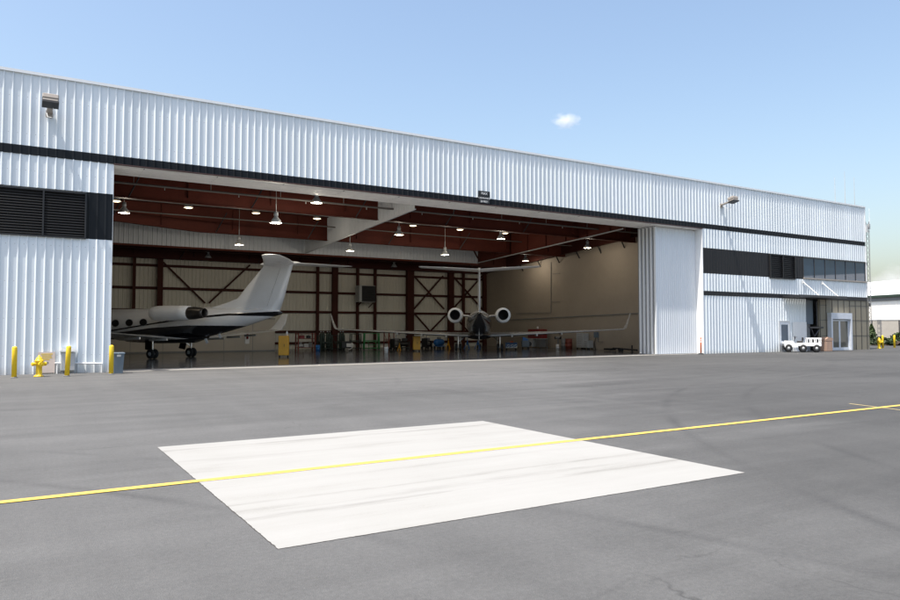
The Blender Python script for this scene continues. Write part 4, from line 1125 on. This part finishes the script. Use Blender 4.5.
stand('dark work stand just right of the thick brown column', floorp(338.5, 54), .38, 1.2, 'dark_green', .3, False, 'dark work stands')
stand('dark work stand left of the bright green one', floorp(355.5, 54), .42, 1.3, 'dark_green', -.2, False, 'dark work stands')
stand('bright green wheeled work stand by the back wall', floorp(371.5, 52.5), .62, 1.35, 'green', -.3)
for k, (u, y) in enumerate(((321, 56), (323.5, 56.2), (327.5, 56), (330, 56.2), (340.5, 56), (343, 56.1))):
    t = thing('gas_cylinder', 'dark green gas cylinder standing in the row before the back wall columns', 'gas cylinder', floorp(u, y), 0, 'dark gas cylinders along the back wall')
    obj('bottle', MB().lathe([(0,0),(.13,0),(.13,1.2),(.10,1.32),(.04,1.4),(.04,1.46),(0,1.46)], n=14, cap=False), M['dark_green'], t)
    obj('valve', MB().box(-.05,.05,-.03,.03,1.46,1.54), M['steel'], t)
# ground power cart
P = floorp(347.5, 52.0)
t = thing('ground_power_cart', 'black and white ground power cart left of the green stand', 'cart', P, -.4)
obj('body', MB().rbox(-.45,.3,-.3,.3,.22,.75,.03), M['black'], t)
obj('cover', MB().rbox(-.1,.45,-.32,.32,.28,.62,.05), M['white'], t)
obj('hose', MB().tube([(.3,-.33,.55),(.4,-.42,.4),(.33,-.45,.2),(.1,-.42,.12)],.035,8), M['white'], t)
obj('push_bar', MB().tube([(-.45,-.25,.7),(-.6,-.25,1.0),(-.6,.25,1.0),(-.45,.25,.7)],.02,8), M['black'], t)
castors(t, .4, .28, .1)
# white bucket
P = floorp(386.3, 45.5)
t = thing('bucket', 'white bucket standing alone on the shiny floor', 'bucket', P)
obj('body', MB().lathe([(0,0),(.13,0),(.16,.42),(.165,.44),(.15,.44),(.12,.05),(0,.05)], n=18, cap=False), M['white'], t)
obj('handle', MB().tube([(-.16,0,.40),(-.14,-.12,.30),(0,-.17,.26),(.14,-.12,.30),(.16,0,.40)],.008,5), M['steel'], t)
# rust-red ladder stand
stand('rust red narrow ladder stand right of the green stand', floorp(389, 53), .26, 1.5, 'brown_red', .2, True, None, 'ladder_stand')
# black engine carts
for u, y, rot, lab in ((396, 52.0, .2, 'black motor cart just right of the rust red ladder stand'), (404.5, 51.5, -.3, 'black motor cart left of the tall yellow cabinet'), (427, 52.5, .5, 'black motor cart just right of the tall yellow cabinet')):
    t = thing('motor_cart', lab, 'cart', floorp(u, y), rot, 'black motor carts along the back wall')
    obj('frame', MB().box(-.4,.4,-.28,.28,.16,.22).box(-.4,-.36,-.28,.28,.22,.9).box(.36,.4,-.28,.28,.22,.7), M['black'], t)
    obj('motor', MB().cyl((-.3,0,.48),(.25,0,.48),.2,.17,14).rbox(-.2,.2,-.2,.2,.68,.95,.03), M['midgrey'] if u != 404.5 else M['black'], t)
    obj('exhaust', MB().tube([(.1,.1,.9),(.1,.1,1.15),(.2,.1,1.2)],.035,8), M['steel'], t)
    obj('wheel', MB().cyl((-.3,-.32,.12),(-.3,-.26,.12),.12,n=14), M['rubber'], t); obj('wheel', MB().cyl((.3,-.32,.12),(.3,-.26,.12),.12,n=14), M['rubber'], t)
    obj('wheel', MB().cyl((-.3,.32,.12),(-.3,.26,.12),.12,n=14), M['rubber'], t); obj('wheel', MB().cyl((.3,.32,.12),(.3,.26,.12),.12,n=14), M['rubber'], t)
# small yellow jack
def jack(label, P, mat, h, grp, spread=.28):
    t = thing('tripod_jack', label, 'jack', P, random.uniform(0,2), grp)
    obj('ram', MB().cyl((0,0,h*.35),(0,0,h*.8),.06,n=12).cyl((0,0,h*.8),(0,0,h),.03,n=10).cyl((0,0,h),(0,0,h+.03),.05,n=10), M[mat], t)
    for k in range(3):
        a = k*2*PI/3
        obj('leg', MB().obox((0,0,h*.72),(spread*math.cos(a),spread*math.sin(a),.03),.05,.05).cyl((spread*math.cos(a),spread*math.sin(a),0),(spread*math.cos(a),spread*math.sin(a),.03),.06,n=8), M[mat], t)
    return t
jack('short yellow tripod jack between the black carts left of the tall yellow cabinet', floorp(399.5, 50.5), 'yellow_cab', .55, None, .15)
jack('yellow tripod jack right of the blue tank cart', floorp(448.5, 51.5), 'yellow_cab', .85, None, .22)
jack('blue tripod jack left under the far jet tail', floorp(467.5, 51.0), 'blue', .85, 'blue tripod jacks under the far jet')
jack('blue tripod jack right under the far jet tail', floorp(478, 51.5), 'blue', .85, 'blue tripod jacks under the far jet')
# blue tank cart
t = thing('tank_cart', 'blue tank cart under the left wing of the far jet', 'cart', floorp(439, 52.0), .3)
obj('tank', MB().lathe([(0,-.48),(.2,-.46),(.28,-.38),(.28,.38),(.2,.46),(0,.48)], (0,0,.55), 16, 'x', cap=False), M['blue'], t)
obj('frame', MB().box(-.45,.45,-.25,-.2,.2,.28).box(-.45,.45,.2,.25,.2,.28), M['blue'], t); obj('pump', MB().rbox(-.15,.15,-.12,.12,.83,1.0,.02), M['midgrey'], t)
castors(t, .4, .25, .1)
# blue and white covered cart under the right wing
P = floorp(511, 46.0)
t = thing('covered_cart', 'blue and white covered cart under the right wing root of the far jet', 'cart', P, FACE)
obj('body', MB().rbox(-.46,.46,-.3,.3,.16,.56,.03), M['white'], t)
s = MB()
for k in range(9):
    a = -.44+.1*k; s.obox((a,-.306,.2+.05*(k % 3)),(a+.12,-.306,.5-.06*((k*2) % 3)),.012,.05+.02*(k % 2),(1,0,0))
obj('cover_patches', s.box(-.462,.462,-.304,-.301,.46,.55).box(-.465,-.40,-.308,-.301,.18,.46), M['blue'], t)
obj('top', MB().rbox(-.48,.48,-.32,.32,.561,.60,.015), M['blue'], t)
castors(t, .42, .26, .08)
q = thing('parts_tray', 'orange tray on top of the blue and white cart', 'tray', P+Vector((.1,.05,.60)), FACE)
obj('base', MB().box(-.12,.12,-.1,.1,0,.02), M['orange'], q); obj('rim', MB().box(-.13,.13,-.11,-.1,0,.1).box(-.13,.13,.1,.11,0,.1).box(-.13,-.12,-.1,.1,0,.1).box(.12,.13,-.1,.1,0,.1), M['orange'], q)
# blue machine, red tool chest on grey bench along the right wall
def wallp(u, x): q = at_x(u, 340, x); return Vector((x, q.y, g(x, 40)+.008))
t = thing('hydraulic_unit', 'dark blue hydraulic unit right of the covered cart', 'machine', wallp(525.5, 36.3), FACE)
obj('body', MB().rbox(-.32,.3,-.28,.28,.16,.72,.03), M['greyblue'], t); obj('console', MB().prism([(-.25,.72),(.2,.72),(.2,.8),(-.1,.98),(-.25,.98)], 'y', -.25, .25), M['blue'], t)
obj('hose_reel', MB().cyl((.31,-.12,.42),(.31,.12,.42),.2,n=16), M['black'], t); castors(t, .3, .26, .08)
P = wallp(537, 39.2); P.x = 39.2
bn = thing('workbench', 'grey workbench with drawers along the tan wall carrying the red chest', 'workbench', P, R(-90))
obj('top', MB().rbox(-1.05,1.05,-.38,.38,.78,.84,.01), M['lightgrey'], bn)
for x in (-.98,.98):
    for y in (-.32,.32): obj('leg', MB().box(x-.03,x+.03,y-.03,y+.03,0,.78), M['midgrey'], bn)
obj('drawer_unit', MB().rbox(-.9,-.2,-.34,.3,.1,.775,.01), M['lightgrey'], bn); obj('drawer_unit', MB().rbox(.3,.85,-.34,.3,.1,.775,.01), M['midgrey'], bn)
t = thing('tool_chest', 'long red tool chest on the grey workbench', 'tool chest', P+Vector((.05,0,.845)), R(-90))
obj('body', MB().rbox(-1.0,1.0,-.3,.3,0,.72,.02), M['red'], t)
for k in range(4): dr = obj('drawer', MB().box(-.95,.95,-.315,-.301,.05+.15*k,.18+.15*k), M['red'], t); obj('handle', MB().box(-.85,.85,-.335,-.316,.15+.15*k,.17+.15*k), M['steel'], dr)
obj('lid', MB().rbox(-1.0,1.0,-.3,.3,.722,.80,.02), M['red'], t)
q = drum('white can standing on the red tool chest', P+Vector((0,-.1,1.66)), .09, .22, 'white', None, 'paint_can', 'can')
t = thing('bench_grinder', 'bench grinder on grey pedestal left of the dark drums', 'grinder', wallp(558, 39.3), R(-60))
obj('pedestal', MB().lathe([(0,0),(.22,0),(.2,.04),(.07,.07),(.06,.75),(.12,.8),(0,.8)], n=16, cap=False), M['midgrey'], t); obj('motor', MB().cyl((-.18,0,.92),(.18,0,.92),.11,n=14), M['midgrey'], t)
obj('grinding_wheel', MB().cyl((-.27,0,.92),(-.2,0,.92),.13,n=16), M['black'], t); obj('grinding_wheel', MB().cyl((.2,0,.92),(.27,0,.92),.13,n=16), M['black'], t)
drum('white bucket-like can before the grinder pedestal', wallp(557.5, 37.8), .13, .42, 'white', None, 'paint_can', 'can')
drum('dark brown oil drum right of the grinder', wallp(564.5, 38.9), .28, .86, 'midgrey', 'oil drums by the tan wall')
drum('dark red oil drum left of the pale lockers', wallp(568.8, 38.9), .28, .86, 'brown_red', 'oil drums by the tan wall')
t = cabinet('locker', 'tall pale grey locker against the tan wall', 'locker', wallp(582.5, 39.75), .42, .3, 1.32, 'lightgrey', 6, None, R(-90))
t = cabinet('locker', 'short pale grey cabinet right of the tall locker', 'locker', wallp(588.5, 39.7), .25, .28, .74, 'lightgrey', 3, None, R(-90))
# wall box with hose
q = at_x(596, 335, RX-.12)
t = thing('electrical_box', 'dark electrical box with hanging cable on the tan wall', 'electrical box', (RX-.01, q.y, q.z-.3), worldparts=True)
obj('box', MB().rbox(RX-.18,RX-.01,q.y-.22,q.y+.22,q.z-.22,q.z+.24,.015), M['greyblue'], t)
obj('cable', MB().tube([(RX-.1,q.y+.08,q.z-.22),(RX-.08,q.y+.22,q.z-.7),(RX-.08,q.y+.1,q.z-1.3),(RX-.1,q.y-.05,.12)],.025,6), M['black'], t)
obj('arm', MB().box(RX-.12,RX-.06,q.y-.75,q.y-.2,q.z-.56,q.z-.52).box(RX-.12,RX-.06,q.y-.24,q.y-.2,q.z-.56,q.z-.2), M['midgrey'], t)
# tow bar
q0, q1 = wallp(613, 38.6), wallp(637, 37.6)
t = thing('tow_bar', 'long black aircraft tow bar lying by the tan wall', 'tow bar', (q0+q1)/2, worldparts=True)
obj('bar', MB().cyl(q0+Vector((0,0,.22)), q1+Vector((0,0,.16)), .06, n=10), M['black'], t)
mid = q0.lerp(q1, .8)
obj('jack_post', MB().cyl(mid, mid+Vector((0,0,.5)), .05, n=10).box(mid.x-.09,mid.x+.09,mid.y-.09,mid.y+.09,mid.z,mid.z+.03), M['black'], t)
obj('head', MB().obox(q0+Vector((0,0,.12)), q0+Vector((.2,.9,.12)), .5, .14), M['black'], t)
for k in (.35, .45):
    m_ = q0.lerp(q1, k); obj('wheel', MB().cyl(m_+Vector((-.2,0,.13)), m_+Vector((-.12,0,.13)), .13, n=14), M['rubber'], t)

# ================================================================== SKY, SUN, CLOUDS
SUN = Vector((-.41, -.105, 1.)).normalized()
el = math.asin(SUN.z); az = math.atan2(SUN.x, SUN.y)
W = bpy.data.worlds.new('World'); S.world = W; W.use_nodes = True
wt = W.node_tree; bg = wt.nodes['Background']
sky = wt.nodes.new('ShaderNodeTexSky'); sky.sky_type = 'NISHITA'; sky.sun_disc = False
sky.sun_elevation = el; sky.sun_rotation = az; sky.altitude = 0; sky.air_density = 1.28; sky.dust_density = 3.2; sky.ozone_density = 1.2
wt.links.new(sky.outputs[0], bg.inputs[0]); bg.inputs[1].default_value = .15
sl = bpy.data.lights.new('sun', 'SUN'); sl.energy = 4.3; sl.angle = R(.53); sl.color = (1., .945, .87)
so = bpy.data.objects.new('sun', sl); COL.objects.link(so)
so.rotation_euler = (-SUN).to_track_quat('-Z', 'Y').to_euler(); so.location = (-40, -20, 80)

def cloud_mat(name, dens, scale, thr):
    m = bpy.data.materials.new(name); m.use_nodes = True; t = m.node_tree
    t.nodes.remove(t.nodes['Principled BSDF'])
    v = t.nodes.new('ShaderNodeVolumePrincipled'); v.inputs['Color'].default_value = (1,1,1,1); v.inputs['Anisotropy'].default_value = .0
    p = coord(t, 'Object')
    ln = N(t, 'ShaderNodeVectorMath', operation='LENGTH'); t.links.new(p, ln.inputs[0])
    fall = math_n(t, 'SUBTRACT', 1.0, ln.outputs['Value'], clamp=True)
    n = noise(t, p, scale, 6, .62, .3)
    q = math_n(t, 'MULTIPLY', math_n(t, 'SUBTRACT', math_n(t, 'ADD', math_n(t, 'MULTIPLY', n, 1.3), fall), thr, clamp=True), dens)
    t.links.new(q, v.inputs['Density']); t.links.new(v.outputs[0], t.nodes['Material Output'].inputs['Volume'])
    return m
def cloud(label, u, v, dist, size, mat):
    d = _ray(u, v).normalized()
    mb = MB().lathe([(math.sin(PI*k/12)+1e-4, -math.cos(PI*k/12)) for k in range(13)], n=24, cap=False)
    o = obj('cloud', mb, mat); o.location = Vector((0,0,EYE))+d*dist; o.scale = size; o.rotation_euler = (0,0,-YAW)
    tag(o, label, 'cloud')
cloud('small white puff of cloud high above the hangar roof', 566, 120.5, 2500, (72, 55, 40), cloud_mat('cloud_puff', .05, 2.6, 1.0))
cloud('pale cloud bank low behind the warehouse at right', 912, 296, 6000, (460, 300, 250), cloud_mat('cloud_bank', .008, 2.4, .80))

# ================================================================== CAMERA
cam = bpy.data.cameras.new('camera'); co = bpy.data.objects.new('camera', cam); COL.objects.link(co)
co.location = (0, 0, EYE); co.rotation_euler = (R(90)+PITCH, 0, -YAW)
cam.sensor_width = 36; cam.sensor_fit = 'HORIZONTAL'; cam.lens = 36*FPX/900; cam.clip_start = .1; cam.clip_end = 12000
S.camera = co
S.view_settings.view_transform = 'Standard'; S.view_settings.look = 'None'; S.view_settings.gamma = 1; S.view_settings.use_curve_mapping = False
S.view_settings.exposure = 0.64
S.render.engine = 'CYCLES'
S.cycles.max_bounces = 12; S.cycles.volume_bounces = 6; S.cycles.diffuse_bounces = 8
for o in bpy.data.objects:
    if '_o' in o: del o['_o']
